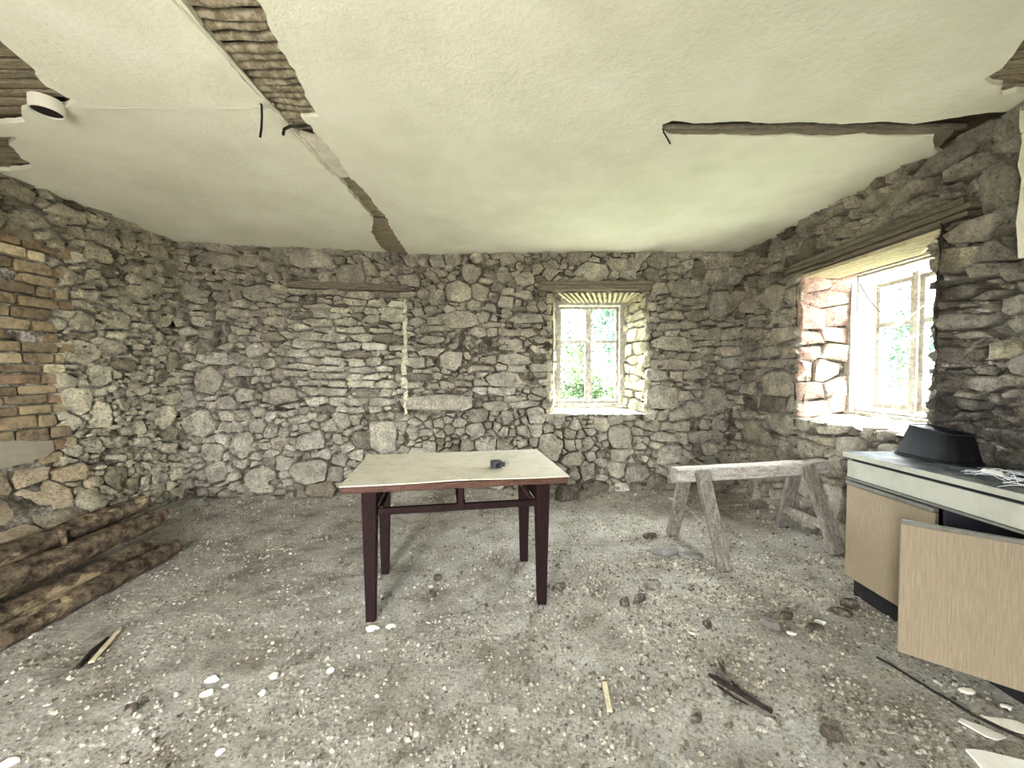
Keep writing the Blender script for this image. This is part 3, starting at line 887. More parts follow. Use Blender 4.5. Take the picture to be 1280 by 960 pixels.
# rough brown backing above the plaster (boards)
def m_board():
    t = NT('ceiling_backing_board')
    v = t.sc(t.pos, (1, 12, 1))
    t.color(t.ramp(t.noise(6, 6, 0.7, vec=v), [(0.3, lin(56, 48, 37)), (0.6, lin(104, 93, 75)), (0.8, lin(138, 127, 105))])).rough(.95)
    t.bump([(t.noise(20, 6, .7, vec=v), .6, .02)])
    return t.m
M['board'] = m_board()
MB().box(x0, x1, yy0, yy1, CEIL + .055, CEIL + .10).build('backing_boards', M['board'], ceiling)
def lath_run(poly, y_from, y_to, pitch, w, h, mat, over=.05, name='lath', slant=0.0, zoff=.040, rough=0.0):
    y = y_from
    while y < y_to:
        xs = []
        for i in range(len(poly)):
            a, b = poly[i], poly[(i + 1) % len(poly)]
            if (a[1] > y) != (b[1] > y):
                xs.append(a[0] + (b[0] - a[0]) * (y - a[1]) / (b[1] - a[1]))
        xs.sort()
        if len(xs) >= 2:
            a, b = max(xs[0] - over, XL - .1), min(xs[-1] + over, XR + .1)
            yy = y + R.uniform(-.004, .004)
            mb = MB()
            n = max(2, int((b - a) / .06))
            if rough:
                p = [Vector((a + (b - a) * k / n, yy + slant * (k / n - .5) + R.uniform(-rough, rough), CEIL + zoff + R.uniform(-rough, rough))) for k in range(n + 1)]
                mb.tube(p, [w / 2 * R.uniform(.8, 1.25) for _ in p], 6)
                mb.build(name, mat, ceiling, smooth=60)
            else:
                mb.bar((a, yy - slant / 2, CEIL + zoff), (b, yy + slant / 2, CEIL + zoff), w, h, bev=.003, roll=R.uniform(-.15, .15))
                mb.build(name, mat, ceiling)
        y += pitch * R.uniform(.9, 1.1)
lath_run(HOLES['chase'], 1.32, 2.26, .048, .040, .024, M['caked'], rough=.006, zoff=.036)
lath_run(HOLES['chase'], 2.80, 3.55, .048, .034, .018, M['lath'], slant=.03, zoff=.036)
lath_run(HOLES['chase'], 3.56, 4.56, .020, .015, .012, M['lath'], slant=.02, name='reed', zoff=.022)
lath_run(HOLES['left'], 1.38, 2.18, .062, .045, .018, M['lath'], zoff=.036)
lath_run(HOLES['left_low'], 2.30, 2.70, .062, .045, .018, M['lath'], zoff=.036)
lath_run(HOLES['corner'], 1.42, 1.97, .05, .046, .018, M['lath'], zoff=.036, slant=-.08)
# pale plaster left in the middle of the long chase
patch('plaster_strip', lambda s, z, w: (s, z, CEIL - w), [(-1.225, 2.30), (-1.12, 2.36), (-1.10, 2.55), (-1.12, 2.80), (-1.222, 2.80), (-1.23, 2.55)], 'plaster', ceiling, -.012, R, thick=.03, nsub=4, jag=.006)
# rounded plaster lips and conduits lying in the channels
MB().tube([(-1.232 + R.uniform(-.003, .003), 1.3 + k * .16, CEIL + .006) for k in range(10)], .011, 8).build('conduit', M['plaster'], ceiling, smooth=60)
MB().tube([(.84 + k * .12, 2.225 + R.uniform(-.003, .003), CEIL + .012) for k in range(15)], .016, 8).build('conduit', M['lintel'], ceiling, smooth=60)
patch('groove_mortar', lambda s, z, w: (s, z, CEIL - w), [(.84, 2.235), (1.4, 2.245), (2.0, 2.245), (2.5, 2.25), (2.6, 2.42), (2.42, 2.32), (2.0, 2.30), (1.4, 2.32), (.88, 2.30)], 'cement', ceiling, -.012, R, thick=.02, nsub=5, jag=.006)

# ------------------------------------------------------------------ floor
def floor_z(x, y):
    d = min(abs(YB(x) - y), abs(x - XR), abs(x - XL))
    bank = .075 * max(0.0, 1 - d / .42) ** 1.6 * (.6 + .8 * noise.noise(Vector((x * 2.2, y * 2.2, 7)))) if d < .42 else 0.0
    return bank + .008 * noise.noise(Vector((x * 1.7, y * 1.7, 1))) + .008 * noise.fractal(Vector((x * 8, y * 8, 4)), .8, 2.1, 3)
st = .03
nx, ny = int((XR - XL + .3) / st), int((4.7 - REAR_Y + .1) / st)
V = []
for j in range(ny + 1):
    for i in range(nx + 1):
        x, y = XL - .15 + i * st, REAR_Y - .05 + j * st
        V.append((x, y, floor_z(x, y)))
F = [(j * (nx + 1) + i, j * (nx + 1) + i + 1, (j + 1) * (nx + 1) + i + 1, (j + 1) * (nx + 1) + i) for j in range(ny) for i in range(nx)]
floor = mesh_obj('floor', V, F, M['floor'], None, smooth=180, recentre=False)
floor['kind'] = 'structure'
# loose crumbs all over the floor: nobody could count them
R = random.Random(53)
mb, T = MB(), []
def crumb(x, y, r, flat, R):
    z = floor_z(x, y)
    k = R.randint(4, 6); a0 = R.uniform(0, 6.3)
    ring = [(math.cos(a0 + 6.283 * i / k) * r * R.uniform(.6, 1.3), math.sin(a0 + 6.283 * i / k) * r * R.uniform(.6, 1.3)) for i in range(k)]
    h = r * flat
    V = [(x + a, y + b, z - .002) for a, b in ring] + [(x + a * .75, y + b * .75, z + h * R.uniform(.6, 1.2)) for a, b in ring]
    return V, [(i, (i + 1) % k, k + (i + 1) % k, k + i) for i in range(k)] + [tuple(range(k, 2 * k))]
CT = [lin(190, 183, 168), lin(172, 164, 148), lin(140, 130, 114), lin(200, 194, 180), lin(116, 106, 92), lin(182, 174, 159)]
for _ in range(42000):
    if R.random() < .7:
        x, y = R.uniform(XL + .1, XR - .05), 1.15 + (R.random() ** 1.25) * 3.3
    else:
        x, y = R.gauss(1.15, .7), R.gauss(2.3, .6)
    if not (XL + .05 < x < XR - .03 and .9 < y < YB(x) - .03): continue
    if noise.noise(Vector((x * 3.1, y * 3.1, 2))) + .5 * noise.noise(Vector((x * 11, y * 11, 6))) < R.uniform(-.75, .35): continue
    d = min(YB(x) - y, XR - x, x - XL)
    r = R.choice((.004, .005, .005, .006, .007, .008, .011)) * (1.6 if d < .35 and R.random() < .4 else 1)
    V, F = crumb(x, y, r, R.uniform(.4, 1.0), R)
    mb.add(V, F); T += [vary(R.choice(CT), R, .2)] * len(V)
o = mesh_obj('floor_crumbs', mb.v, mb.f, M['stone'], floor, tint=np.array(T))
tag(o, 'fine mortar crumbs and grit strewn all over the dusty floor', kind='stuff')

# ------------------------------------------------------------------ windows
def casement(win, fx, a0, a1, z0, z1, bar_z, off, depth=.03, pane=True):
    """one two-light sash between a0..a1; fx maps (a, z, d) to world, d outwards"""
    def piece(p, q, w, name, parent):
        mb = MB()
        u0, v0, u1, v1 = p[0], p[1], q[0], q[1]
        P = [fx(a, z, off + d) for d in (-depth / 2, depth / 2) for a, z in ((u0, v0), (u1, v0), (u1, v1), (u0, v1))]
        mb.add(P, [(0, 1, 2, 3), (7, 6, 5, 4), (0, 4, 5, 1), (1, 5, 6, 2), (2, 6, 7, 3), (3, 7, 4, 0)])
        return mb.build(name, M['white_paint'], parent)
    w = .036
    sash = MB()
    for (u0, v0, u1, v1) in ((a0, z0, a0 + w, z1), (a1 - w, z0, a1, z1), (a0 + w, z0, a1 - w, z0 + w * 1.2), (a0 + w, z1 - w, a1 - w, z1)):
        P = [fx(a, z, off + d) for d in (-depth / 2, depth / 2) for a, z in ((u0, v0), (u1, v0), (u1, v1), (u0, v1))]
        sash.add(P, [(0, 1, 2, 3), (7, 6, 5, 4), (0, 4, 5, 1), (1, 5, 6, 2), (2, 6, 7, 3), (3, 7, 4, 0)])
    so = sash.build('sash', M['white_paint'], win)
    piece((a0 + w, bar_z - .018), (a1 - w, bar_z + .018), .024, 'glazing_bar', so)
    for (b0, b1) in ((z0 + w * 1.2, bar_z - .018), (bar_z + .018, z1 - w)):
        P = [fx(a, z, off + d) for d in (-.002, .002) for a, z in ((a0 + w, b0), (a1 - w, b0), (a1 - w, b1), (a0 + w, b1))]
        mb = MB(); mb.add(P, [(0, 1, 2, 3), (7, 6, 5, 4), (0, 4, 5, 1), (1, 5, 6, 2), (2, 6, 7, 3), (3, 7, 4, 0)])
        mb.build('pane', M['glass'], so)

def frame_box(fx, a0, a1, z0, z1, t, d0, d1):
    mb = MB()
    for (u0, v0, u1, v1) in ((a0, z0, a0 + t, z1), (a1 - t, z0, a1, z1), (a0 + t, z0, a1 - t, z0 + t), (a0 + t, z1 - t, a1 - t, z1)):
        P = [fx(a, z, d) for d in (d0, d1) for a, z in ((u0, v0), (u1, v0), (u1, v1), (u0, v1))]
        mb.add(P, [(0, 1, 2, 3), (7, 6, 5, 4), (0, 4, 5, 1), (1, 5, 6, 2), (2, 6, 7, 3), (3, 7, 4, 0)])
    return mb

win1 = empty('window_1', ((FB[0] + FB[1]) / 2, FB[4], FB[2]))
tag(win1, 'white painted four-pane casement window in the far stone wall', 'window', kind='structure')
fB = lambda a, z, d: (a, FB[4] + d, z)
frame_box(fB, FB[0] - .04, FB[1] + .04, FB[2] - .05, FB[3] + .05, .085, -.02, .14).build('frame', M['white_paint'], win1)
mid = (FB[0] + FB[1]) / 2
casement(win1, fB, FB[0] + .045, mid - .002, FB[2] + .035, FB[3] - .045, 1.775, .05)
casement(win1, fB, mid + .002, FB[1] - .045, FB[2] + .035, FB[3] - .045, 1.775, .05)
frame_box(fB, mid - .016, mid + .016, FB[2] + .036, FB[3] - .046, .016, .02, .034).build('cover_strip', M['white_paint'], win1)

win2 = empty('window_2', (FR[4], (FR[0] + FR[1]) / 2, FR[2]))
tag(win2, 'deep white box window in the right stone wall', 'window', kind='structure')
fR = lambda a, z, d: (FR[4] + d, a, z)
frame_box(fR, FR[0] - .04, FR[1] + .04, FR[2] - .05, FR[3] + .05, .06, -.01, .04).build('inner_frame', M['white_paint'], win2)
frame_box(fR, FR[0] - .02, FR[1] + .02, FR[2] - .02, FR[3] + .02, .045, .04, .24).build('casing', M['white_paint'], win2)
casement(win2, fR, 3.125, 3.455, 1.085, 2.165, 1.80, .21)
casement(win2, fR, 2.755, 3.085, 1.085, 2.165, 1.80, .21)
frame_box(fR, 3.080, 3.130, 1.06, 2.19, .025, .17, .235).build('mullion', M['white_paint'], win2)
MB().tube([(3.03, 3.445, 2.17), (3.10, 3.42, 2.02), (3.19, 3.40, 1.90)], .004, 6).build('stay_hook', M['cable'], win2)

# cobwebs hanging in the window niches
def web(anchors, label, R, n=14, sag=.03, blobs=5, r=.0022):
    mb = MB()
    for _ in range(n):
        a, b = R.sample(anchors, 2)
        a, b = Vector(a), Vector(b)
        a += Vector((R.uniform(-.03, .03), R.uniform(-.03, .03), R.uniform(-.03, .03)))
        k0, k1 = sorted((R.uniform(0, .4), R.uniform(.5, 1)))
        p = []
        for k in range(7):
            t = k0 + (k1 - k0) * k / 6
            q = a.lerp(b, t)
            q.z -= sag * 4 * t * (1 - t) + R.uniform(-.004, .004)
            p.append(q)
        mb.tube(p, [r * R.uniform(.4, 1.5) for _ in p], 5)
    o = mb.build('cobweb', M['web'], None)
    tag(o, label, 'cobweb', 'cobwebs in the window niches')
R = random.Random(61)
web([(3.0, 3.46, 2.2), (2.98, 3.46, 1.6), (3.02, 2.8, 1.95), (3.02, 2.85, 1.7), (2.98, 3.3, 1.62), (2.85, 3.5, 1.5)], 'white cobweb strands stretched across the right window', R, 16)
web([(.52, 4.82, 2.2), (1.36, 4.82, 2.2), (1.0, 4.8, 2.26), (.56, 4.8, 1.72), (1.38, 4.78, 1.4), (1.2, 4.8, 1.0)], 'thin white cobweb strands in the niche of the far window', R, 12, r=.0026)

# ------------------------------------------------------------------ outside: ground and trees
GZ = -.45
def plot(name, x0, x1, y0, y1, mat):
    mb = MB()
    mb.add([(x0, y0, GZ), (x1, y0, GZ), (x1, y1, GZ), (x0, y1, GZ)], [(0, 1, 2, 3)])
    g = mb.build(name, M[mat], None, recentre=False)
    g['kind'] = 'structure'
M['bounce_gravel'] = m_dirty('bounce_yard_gravel', lin(176, 170, 158), lin(146, 138, 124), 5, .4, .7, .7, 1.0)  # unseen ground, made pale to bounce light up to the ceiling
plot('ground', -60, 60, 2.0, 60, 'grass')
plot('bounce_yard', -60, 60, -60, 2.0, 'bounce_gravel')  # added out of view as a reflector outside the rear doorway
def tree(name, label, x, y, h, rx, rz, mat, n, R, lean=0.0, zc=None):
    t = empty(name, (x, y, GZ))
    tag(t, label, 'tree', 'trees outside the windows')
    zc = GZ + h - rz if zc is None else zc
    MB().tube([(x, y, GZ), (x + .05, y, GZ + h * .3), (x + lean * .5, y + .03, GZ + h * .6), (x + lean, y, GZ + h * .92)], [.13, .11, .08, .03], 8, wob=.2).build('trunk', M['trunk'], t, smooth=60)
    br = MB()
    for k in range(9):
        a = R.uniform(0, 6.28); z0 = GZ + h * R.uniform(.3, .8)
        e = Vector((x + lean * .5 + rx * .75 * math.cos(a), y + rx * .75 * math.sin(a), z0 + R.uniform(.2, .6) * rz))
        br.tube([(x + lean * .3, y, z0), e.lerp(Vector((x, y, z0)), .45) + Vector((0, 0, .1)), e], [.04, .025, .01], 5)
    br.build('branches', M['trunk'], t, smooth=60)
    lf = MB()
    cl = [Vector((R.gauss(0, .42), R.gauss(0, .42), R.gauss(0, .42))) for _ in range(34)]
    for _ in range(n):
        c = R.choice(cl) + Vector((R.gauss(0, .13), R.gauss(0, .13), R.gauss(0, .13)))
        if c.length > 1.05: c *= 1.05 / c.length
        p = Vector((x + lean + c.x * rx, y + c.y * rx, zc + c.z * rz))
        s = R.uniform(.04, .085)
        u = Vector((R.uniform(-1, 1), R.uniform(-1, 1), R.uniform(-.6, .6))).normalized()
        w = u.cross(Vector((R.uniform(-1, 1), R.uniform(-1, 1), R.uniform(-1, 1)))).normalized()
        lf.add([p - u * s, p + w * s * .5 + u * s * .1, p + u * s, p - w * s * .5 + u * s * .1], [(0, 1, 2, 3)])
    o = lf.build('leaves', M[mat], t)
    o['kind'] = 'stuff'
R = random.Random(71)
tree('leafy_tree', 'tall blue-green tree seen through the right sash of the far window', 3.1, 11.0, 5.2, 1.5, 1.9, 'leaf2', 5200, R)
tree('leafy_tree', 'bright green bush low behind the left sash of the far window', 1.75, 9.6, 2.3, 1.1, 1.0, 'leaf', 4000, R)
tree('leafy_tree', 'pale distant tree low outside the right window', 11.5, 11.6, 4.4, 1.8, 1.6, 'leaf2', 5200, R)
tree('leafy_tree', 'slender tree right behind the bush outside the far window', 2.4, 14.0, 4.6, 1.5, 1.7, 'leaf', 4200, R)

# ------------------------------------------------------------------ table
TC = Vector((-.352, 2.515)); TA = math.radians(9.8)
ca, sa = math.cos(TA), math.sin(TA)
tw = lambda a, b, z: (TC.x + a * ca - b * sa, TC.y + a * sa + b * ca, z)
table = empty('work_table', (TC.x, TC.y, 0))
tag(table, 'dark red-brown wooden table with pale dusty top standing mid-room', 'table')
def tbar(p, q, w, h, name, mat, **k):
    up = k.pop('up', (0, 0, 1))
    return MB().bar(tw(*p), tw(*q), w, h, up=up, **k).build(name, M[mat], table)
TL, TD, TZ = 1.235, .785, .80
# the top board: brown edge with the pale laminate sheet lying on it
tbar((-TL / 2, 0, TZ - .025), (TL / 2, 0, TZ - .025), TD, .036, 'top_board', 'tableedge', bev=.004)
lam = MB()
n = 16
V, F = [], []
for z0 in (TZ - .006, TZ):
    for j in range(5):
        for i in range(n + 1):
            a, b = -TL / 2 - .004 + (TL + .008) * i / n, -TD / 2 - .005 + (TD + .01) * j / 4
            lift = .007 * math.exp(-((a - .02) / .22) ** 2) * (1 if j == 0 else .15 if j == 1 else 0)
            V.append(tw(a, b, z0 + lift))
m_ = (n + 1) * 5
for j in range(4):
    for i in range(n):
        k = j * (n + 1) + i
        F.append((k + m_, k + 1 + m_, k + n + 2 + m_, k + n + 1 + m_)); F.append((k + n + 1, k + n + 2, k + 1, k))
for i in range(n):
    F.append((i, i + 1, i + 1 + m_, i + m_)); k = 4 * (n + 1) + i; F.append((k + 1, k, k + m_, k + 1 + m_))
for j in range(4):
    k = j * (n + 1); F.append((k + n + 1, k, k + m_, k + n + 1 + m_)); k += n; F.append((k, k + n + 1, k + n + 1 + m_, k + m_))
lam.add(V, F)
lam.build('laminate_sheet', M['tabletop'], table)
LX, LY = .492, .268
fz = lambda a, b: floor_z(*tw(a, b, 0)[:2]) - .004
for sx in (-1, 1):
    for sy in (-1, 1):
        tbar((sx * LX, sy * LY, fz(sx * LX, sy * LY)), (sx * (LX - .0), sy * LY, TZ - .043), .052, .052, 'leg', 'tablewood', up=(sa, -ca, 0), w1=.082, h1=.082, bev=.004)
RZ = .615
tbar((-LX, -LY, RZ), (LX, -LY, RZ), .03, .038, 'front_rail', 'tablewood', bev=.003)
tbar((-LX, LY, RZ), (LX, LY, RZ), .03, .038, 'back_rail', 'tablewood', bev=.003)
tbar((-LX, LY, TZ - .062), (LX, LY, TZ - .062), .025, .036, 'back_rail', 'tablewood', bev=.003)
for sx in (-1, 1):
    tbar((sx * LX, -LY, RZ + .02), (sx * LX, LY, RZ + .02), .026, .075, 'side_rail', 'tablewood', bev=.003)
    tbar((sx * (LX - .055), -LY, RZ + .012), (sx * (LX - .055), LY, RZ + .012), .022, .02, 'drawer_runner', 'tableedge', bev=.003)
    tbar((sx * (LX - .055), -LY, TZ - .055), (sx * (LX - .055), LY, TZ - .055), .022, .02, 'drawer_runner', 'tableedge', bev=.003)
tbar((.012, -LY, RZ), (.012, -LY, TZ - .04), .034, .03, 'drawer_divider', 'tablewood', up=(0, 1, 0), bev=.003)
tbar((.012, -LY, RZ + .012), (.012, LY, RZ + .012), .05, .018, 'drawer_runner', 'tablewood', bev=.003)
tbar((.012, LY - .02, RZ), (.012, LY - .02, TZ - .04), .05, .03, 'drawer_divider', 'tablewood', up=(0, 1, 0), bev=.003)
# square dark metal pipe clamp lying on the table
ax, ay = -.10, 2.425
clampo = empty('metal_clamp', (ax, ay, TZ))
tag(clampo, 'small dark grey metal block with round hole lying on the table', 'metal block')
def ring_block(cx, cy, z0, ro, ri, h, n=20, sq=.55, rot=.3):
    V, F = [], []
    for z in (z0, z0 + h):
        for k in range(n):
            a = 2 * math.pi * k / n
            s = ro / (max(abs(math.cos(a)), abs(math.sin(a))) * sq + (1 - sq))
            V.append((cx + s * math.cos(a + rot), cy + s * math.sin(a + rot), z))
        for k in range(n):
            a = 2 * math.pi * k / n + rot
            V.append((cx + ri * math.cos(a), cy + ri * math.sin(a), z))
    m = 2 * n
    for k in range(n):
        j = (k + 1) % n
        F += [(k, j, m + j, m + k), (n + j, n + k, m + n + k, m + n + j), (m + k, m + j, m + n + j, m + n + k), (j, k, n + k, n + j)]
    mb = MB(); mb.add(V, F); return mb
ring_block(ax, ay, TZ + .001, .034, .017, .042).build('body', M['metal'], clampo, smooth=35)
MB().tube([(ax + .012, ay - .036, TZ + .024), (ax + .012, ay - .042, TZ + .024)], .012, 12).build('bolt', M['blackpot'], clampo, smooth=40)
MB().bar((ax + .03, ay + .004, TZ + .024), (ax + .056, ay - .008, TZ + .02), .010, .028, bev=.002).build('lug', M['metal'], clampo)

# ------------------------------------------------------------------ sawhorse
saw = empty('sawhorse', (1.9, 3.08, 0))
tag(saw, 'weathered grey wooden sawhorse with splayed plank legs', 'sawhorse')
def warped_beam(p0, p1, w, h, R, n=9, jit=.004):
    p0, p1 = Vector(p0), Vector(p1)
    ax_ = (p1 - p0).normalized(); side = ax_.cross(Vector((0, 0, 1))).normalized(); up = side.cross(ax_)
    V, F = [], []
    prof = [(-.5, -.40), (-.40, -.5), (.40, -.5), (.5, -.40), (.5, .42), (.43, .5), (-.43, .5), (-.5, .42)]
    for k in range(n + 1):
        c = p0.lerp(p1, k / n) + side * R.uniform(-jit, jit) + up * R.uniform(-jit, jit)
        kw = 1 + R.uniform(-.06, .06)
        for a, b in prof:
            V.append(c + side * a * w * kw + up * b * h * (1 + R.uniform(-.03, .03)))
    m = len(prof)
    for k in range(n):
        for i in range(m):
            j = (i + 1) % m
            F.append((k * m + i, k * m + j, (k + 1) * m + j, (k + 1) * m + i))
    F.append(tuple(range(m - 1, -1, -1))); F.append(tuple(range(n * m, n * m + m)))
    mb = MB(); mb.add(V, F); return mb
R = random.Random(83)
warped_beam((1.23, 2.955, .612), (2.54, 3.175, .630), .105, .105, R).build('beam', M['beamwood'], saw, smooth=30)
def plank_leg(top, foot, w, t, facing, name='leg', mat='legwood'):
    top, foot = Vector(top), Vector(foot)
    foot.z = floor_z(foot.x, foot.y) + .01
    return MB().bar(foot, top, w, t, up=facing, bev=.006).build(name, M[mat], saw)
plank_leg((1.405, 2.885, .655), (1.487, 2.690, 0), .095, .05, (.1, -1, .3))
plank_leg((1.362, 3.050, .600), (1.372, 3.318, 0), .095, .05, (.1, 1, .3))
plank_leg((2.345, 3.090, .655), (2.440, 2.905, 0), .100, .05, (.1, -1, .3))
plank_leg((2.360, 3.230, .610), (2.430, 3.500, 0), .095, .05, (.1, 1, .3))
MB().bar((1.325, 3.27, .335), (1.48, 2.77, .285), .035, .018, bev=.003).build('cross_tie', M['greywood'], saw)
MB().bar((2.39, 3.43, .20), (2.435, 2.98, .20), .02, .07, bev=.003).build('cross_tie', M['greywood'], saw)

# ------------------------------------------------------------------ base cabinet by the right wall
cab = empty('base_cabinet', (2.33, 1.94, 0))
tag(cab, 'beige laminate kitchen base cabinet with one door hanging open', 'cabinet')
CX, CY0, CY1, CB = 2.10, 1.44, 2.44, 2.53
def cbox(name, mat, *b, bev=.002, parent=None):
    return MB().box(*b, bev=bev).build(name, M[mat], parent or cab)
cbox('plinth', 'dark', CX + .04, CX + .06, CY0 + .02, CY1 - .02, .0, .115)
cbox('plinth', 'dark', CX + .06, CB, CY1 - .04, CY1 - .02, .0, .115)
cbox('side_panel', 'laminate', CX + .02, CB, CY1 - .018, CY1, .115, .862)
cbox('side_panel', 'laminate', CX + .02, CB, CY0, CY0 + .018, .0, .862)
cbox('floor_panel', 'inside', CX + .02, CB - .008, CY0 + .018, CY1 - .018, .115, .133)
cbox('back_panel', 'inside', CB - .008, CB, CY0 + .018, CY1 - .018, .133, .862)
cbox('divider', 'inside', CX + .022, CB - .01, 1.895, 1.913, .133, .862)
cbox('shelf', 'inside', CX + .06, CB - .01, CY0 + .02, 1.893, .40, .416)
cbox('fascia', 'fascia', CX, CX + .019, CY0, CY1, .742, .846)
cbox('fascia_rail', 'alu', CX - .012, CX + .012, CY0, CY1, .728, .740, bev=.003)
cbox('top_rail', 'dark', CX + .012, CX + .05, CY0 + .018, CY1 - .018, .846, .862)
d1 = cbox('door', 'laminate', CX, CX + .019, 1.925, CY1, .118, .694)
cbox('grip_rail', 'alu', CX - .010, CX + .019, 1.925, CY1, .696, .718, bev=.003, parent=d1)
# open door: hinged at the near end, swung out into the room
hx, hy = CX - .002, 1.462
ex, ey = 1.752, 1.748
dv = Vector((ex - hx, ey - hy, 0)); dn = Vector((-dv.y, dv.x, 0)).normalized()
d2 = MB().bar((hx, hy, .42), (ex, ey, .42), .019, .585, bev=.002).build('door', M['laminate'], cab)
MB().bar((hx, hy, .722), (ex, ey, .722), .024, .018, bev=.003).build('grip_rail', M['alu'], d2)
for z in (.22, .62):
    MB().bar((hx - .02, hy + .03, z), (hx + .03, hy + .03, z), .03, .02, bev=.002).build('hinge', M['alu'], d2)
wt = empty('worktop', (2.33, 1.94, .862))
tag(wt, 'grimy grey worktop slab covered in webs and dirt', 'worktop')
MB().box(CX - .015, XR - .045, CY0 - .3, CY1 + .012, .864, .896, bev=.003).build('slab', M['worktop'], wt)
MB().box(CX - .018, CX - .014, CY0 - .3, CY1 + .012, .866, .895).build('edge_strip', M['fascia'], wt)
# cobwebs and grit lying on the worktop
R = random.Random(91)
mb = MB()
for _ in range(70):
    y0_, x0_ = R.uniform(1.45, 1.80), R.uniform(2.2, 2.54)
    a = R.uniform(-.8, .8); L = R.uniform(.08, .26)
    p = []
    for k in range(6):
        t = k / 5
        p.append((min(2.55, x0_ + L * t * math.sin(a)), min(2.02, y0_ + L * t * math.cos(a)), .899 + .028 * math.sin(math.pi * t) * R.uniform(.3, 1)))
    mb.tube(p, R.uniform(.0007, .0015), 5)
o = mb.build('cobweb', M['web'], None)
tag(o, 'grey tangle of cobwebs spread over the cabinet worktop', 'cobweb')

# black tub standing upside down at the wall end of the worktop
def tub():
    t = empty('black_tub', (2.42, 2.22, .897))
    tag(t, 'black tub turned upside down on the worktop against the wall', 'tub')
    n = 32
    def rr(cx, cy, a, b, z, dz=0.0):
        out = []
        for k in range(n):
            q = 2 * math.pi * k / n
            c, s_ = math.cos(q), math.sin(q)
            e = .45
            x_ = a * math.copysign(abs(c) ** e, c); y_ = b * math.copysign(abs(s_) ** e, s_)
            out.append(Vector((cx + x_, cy + y_, z + dz * y_)))
        return out
    rings = [rr(2.435, 2.235, .105, .180, .900), rr(2.435, 2.235, .105, .180, .908), rr(2.435, 2.235, .098, .173, .912), rr(2.45, 2.235, .076, .130, 1.060, .10), rr(2.45, 2.235, .070, .124, 1.066, .10)]
    V = [v for r in rings for v in r]
    F = []
    for r in range(len(rings) - 1):
        for k in range(n):
            j = (k + 1) % n
            F.append((r * n + k, r * n + j, (r + 1) * n + j, (r + 1) * n + k))
    F.append(tuple(range(n - 1, -1, -1)))
    F.append(tuple(range((len(rings) - 1) * n, len(rings) * n)))
    mb = MB(); mb.add(V, F)
    mb.build('body', M['blackpot'], t, smooth=40)
    top = rr(2.45, 2.235, .074, .128, 1.064, .10)
    MB().tube(top + top[:1], .006, 6).build('base_bead', M['dark'], t, smooth=60)
tub()

# ------------------------------------------------------------------ logs by the left wall
R = random.Random(97)
def log(p0, p1, r0, r1, label, seed, stub=False):
    p0, p1 = Vector(p0), Vector(p1)
    t = empty('log', ((p0.x + p1.x) / 2, (p0.y + p1.y) / 2, min(p0.z, p1.z) - r0))
    tag(t, label, 'log', 'logs lying along the left wall')
    n = 26
    pts_ = []
    for k in range(n + 1):
        q = p0.lerp(p1, k / n)
        q += Vector((.012 * noise.noise(Vector((k * .35, seed, 1))), 0, .010 * noise.noise(Vector((k * .35, seed, 7)))))
        pts_.append(q)
    rr = [r0 + (r1 - r0) * k / n for k in range(n + 1)]
    rr[0] *= .93; rr[-1] *= .90
    MB().tube(pts_, rr, 18, wob=.10, seed=seed).build('stem', M['log'], t, smooth=50)
    ax_ = (p1 - p0).normalized()
    MB().tube([p1 + ax_ * .0005, p1 + ax_ * .004], r1 * .84, 16).build('sawn_end', M['pale_stick'], t)
    if stub:
        q = p0.lerp(p1, stub)
        MB().tube([q + Vector((.02, 0, .03)), q + Vector((.07, -.01, .035)), q + Vector((.10, -.02, -.05))], [.02, .018, .012], 8, wob=.2).build('branch_stub', M['log'], t, smooth=50)
        MB().tube([q + Vector((.03, .04, .03)), q + Vector((.10, .10, .02))], [.014, .007], 7).build('branch_stub', M['log'], t, smooth=50)
log((-3.00, .9, .265), (-2.99, 3.16, .340), .074, .066, 'topmost bark-stripped log of the pile, resting on the wall footing', 1.0, stub=.72)
log((-2.825, .8, .205), (-2.815, 3.12, .245), .080, .074, 'thick brown log in the pile, second from the wall', 2.0)
log((-2.725, .8, .075), (-2.725, 2.93, .085), .068, .062, 'dark log wedged low between the front log and the thick one', 3.0)
log((-2.56, .8, .062), (-2.572, 2.97, .064), .066, .056, 'front log of the pile with pale patches of peeled bark', 4.0)

# ------------------------------------------------------------------ ceiling fittings
ringo = empty('ceiling_rose', (-2.345, 2.015, CEIL - .05))
tag(ringo, 'white round plastic fitting hanging from the broken ceiling corner', 'ceiling fitting')
def hoop(c, ro, ri, h, n=32):
    V, F = [], []
    for z in (0, h):
        for r in (ro, ri):
            for k in range(n):
                a = 2 * math.pi * k / n
                V.append((c[0] + r * math.cos(a), c[1] + r * math.sin(a), c[2] + z))
    for k in range(n):
        j = (k + 1) % n
        F += [(k, j, 2 * n + j, 2 * n + k), (n + j, n + k, 3 * n + k, 3 * n + j), (2 * n + k, 2 * n + j, 3 * n + j, 3 * n + k), (j, k, n + k, n + j)]
    mb = MB(); mb.add(V, F); return mb
hoop((-2.345, 2.015, CEIL - .050), .064, .058, .062).build('band', M['whitepl'], ringo, smooth=40)
MB().tube([(-2.345, 2.015, CEIL - .040), (-2.345, 2.015, CEIL - .032)], .0575, 24).build('shade_disc', M['dark'], ringo, smooth=40)  # dark disc standing in for the shade inside the ring
MB().bar((-2.40, 2.015, CEIL - .012), (-2.29, 2.015, CEIL - .012), .02, .006).build('bracket', M['alu'], ringo)
MB().tube([(-2.345, 2.015, CEIL - .030), (-2.345, 2.015, CEIL + .03)], .012, 8).build('stem', M['cable'], ringo)

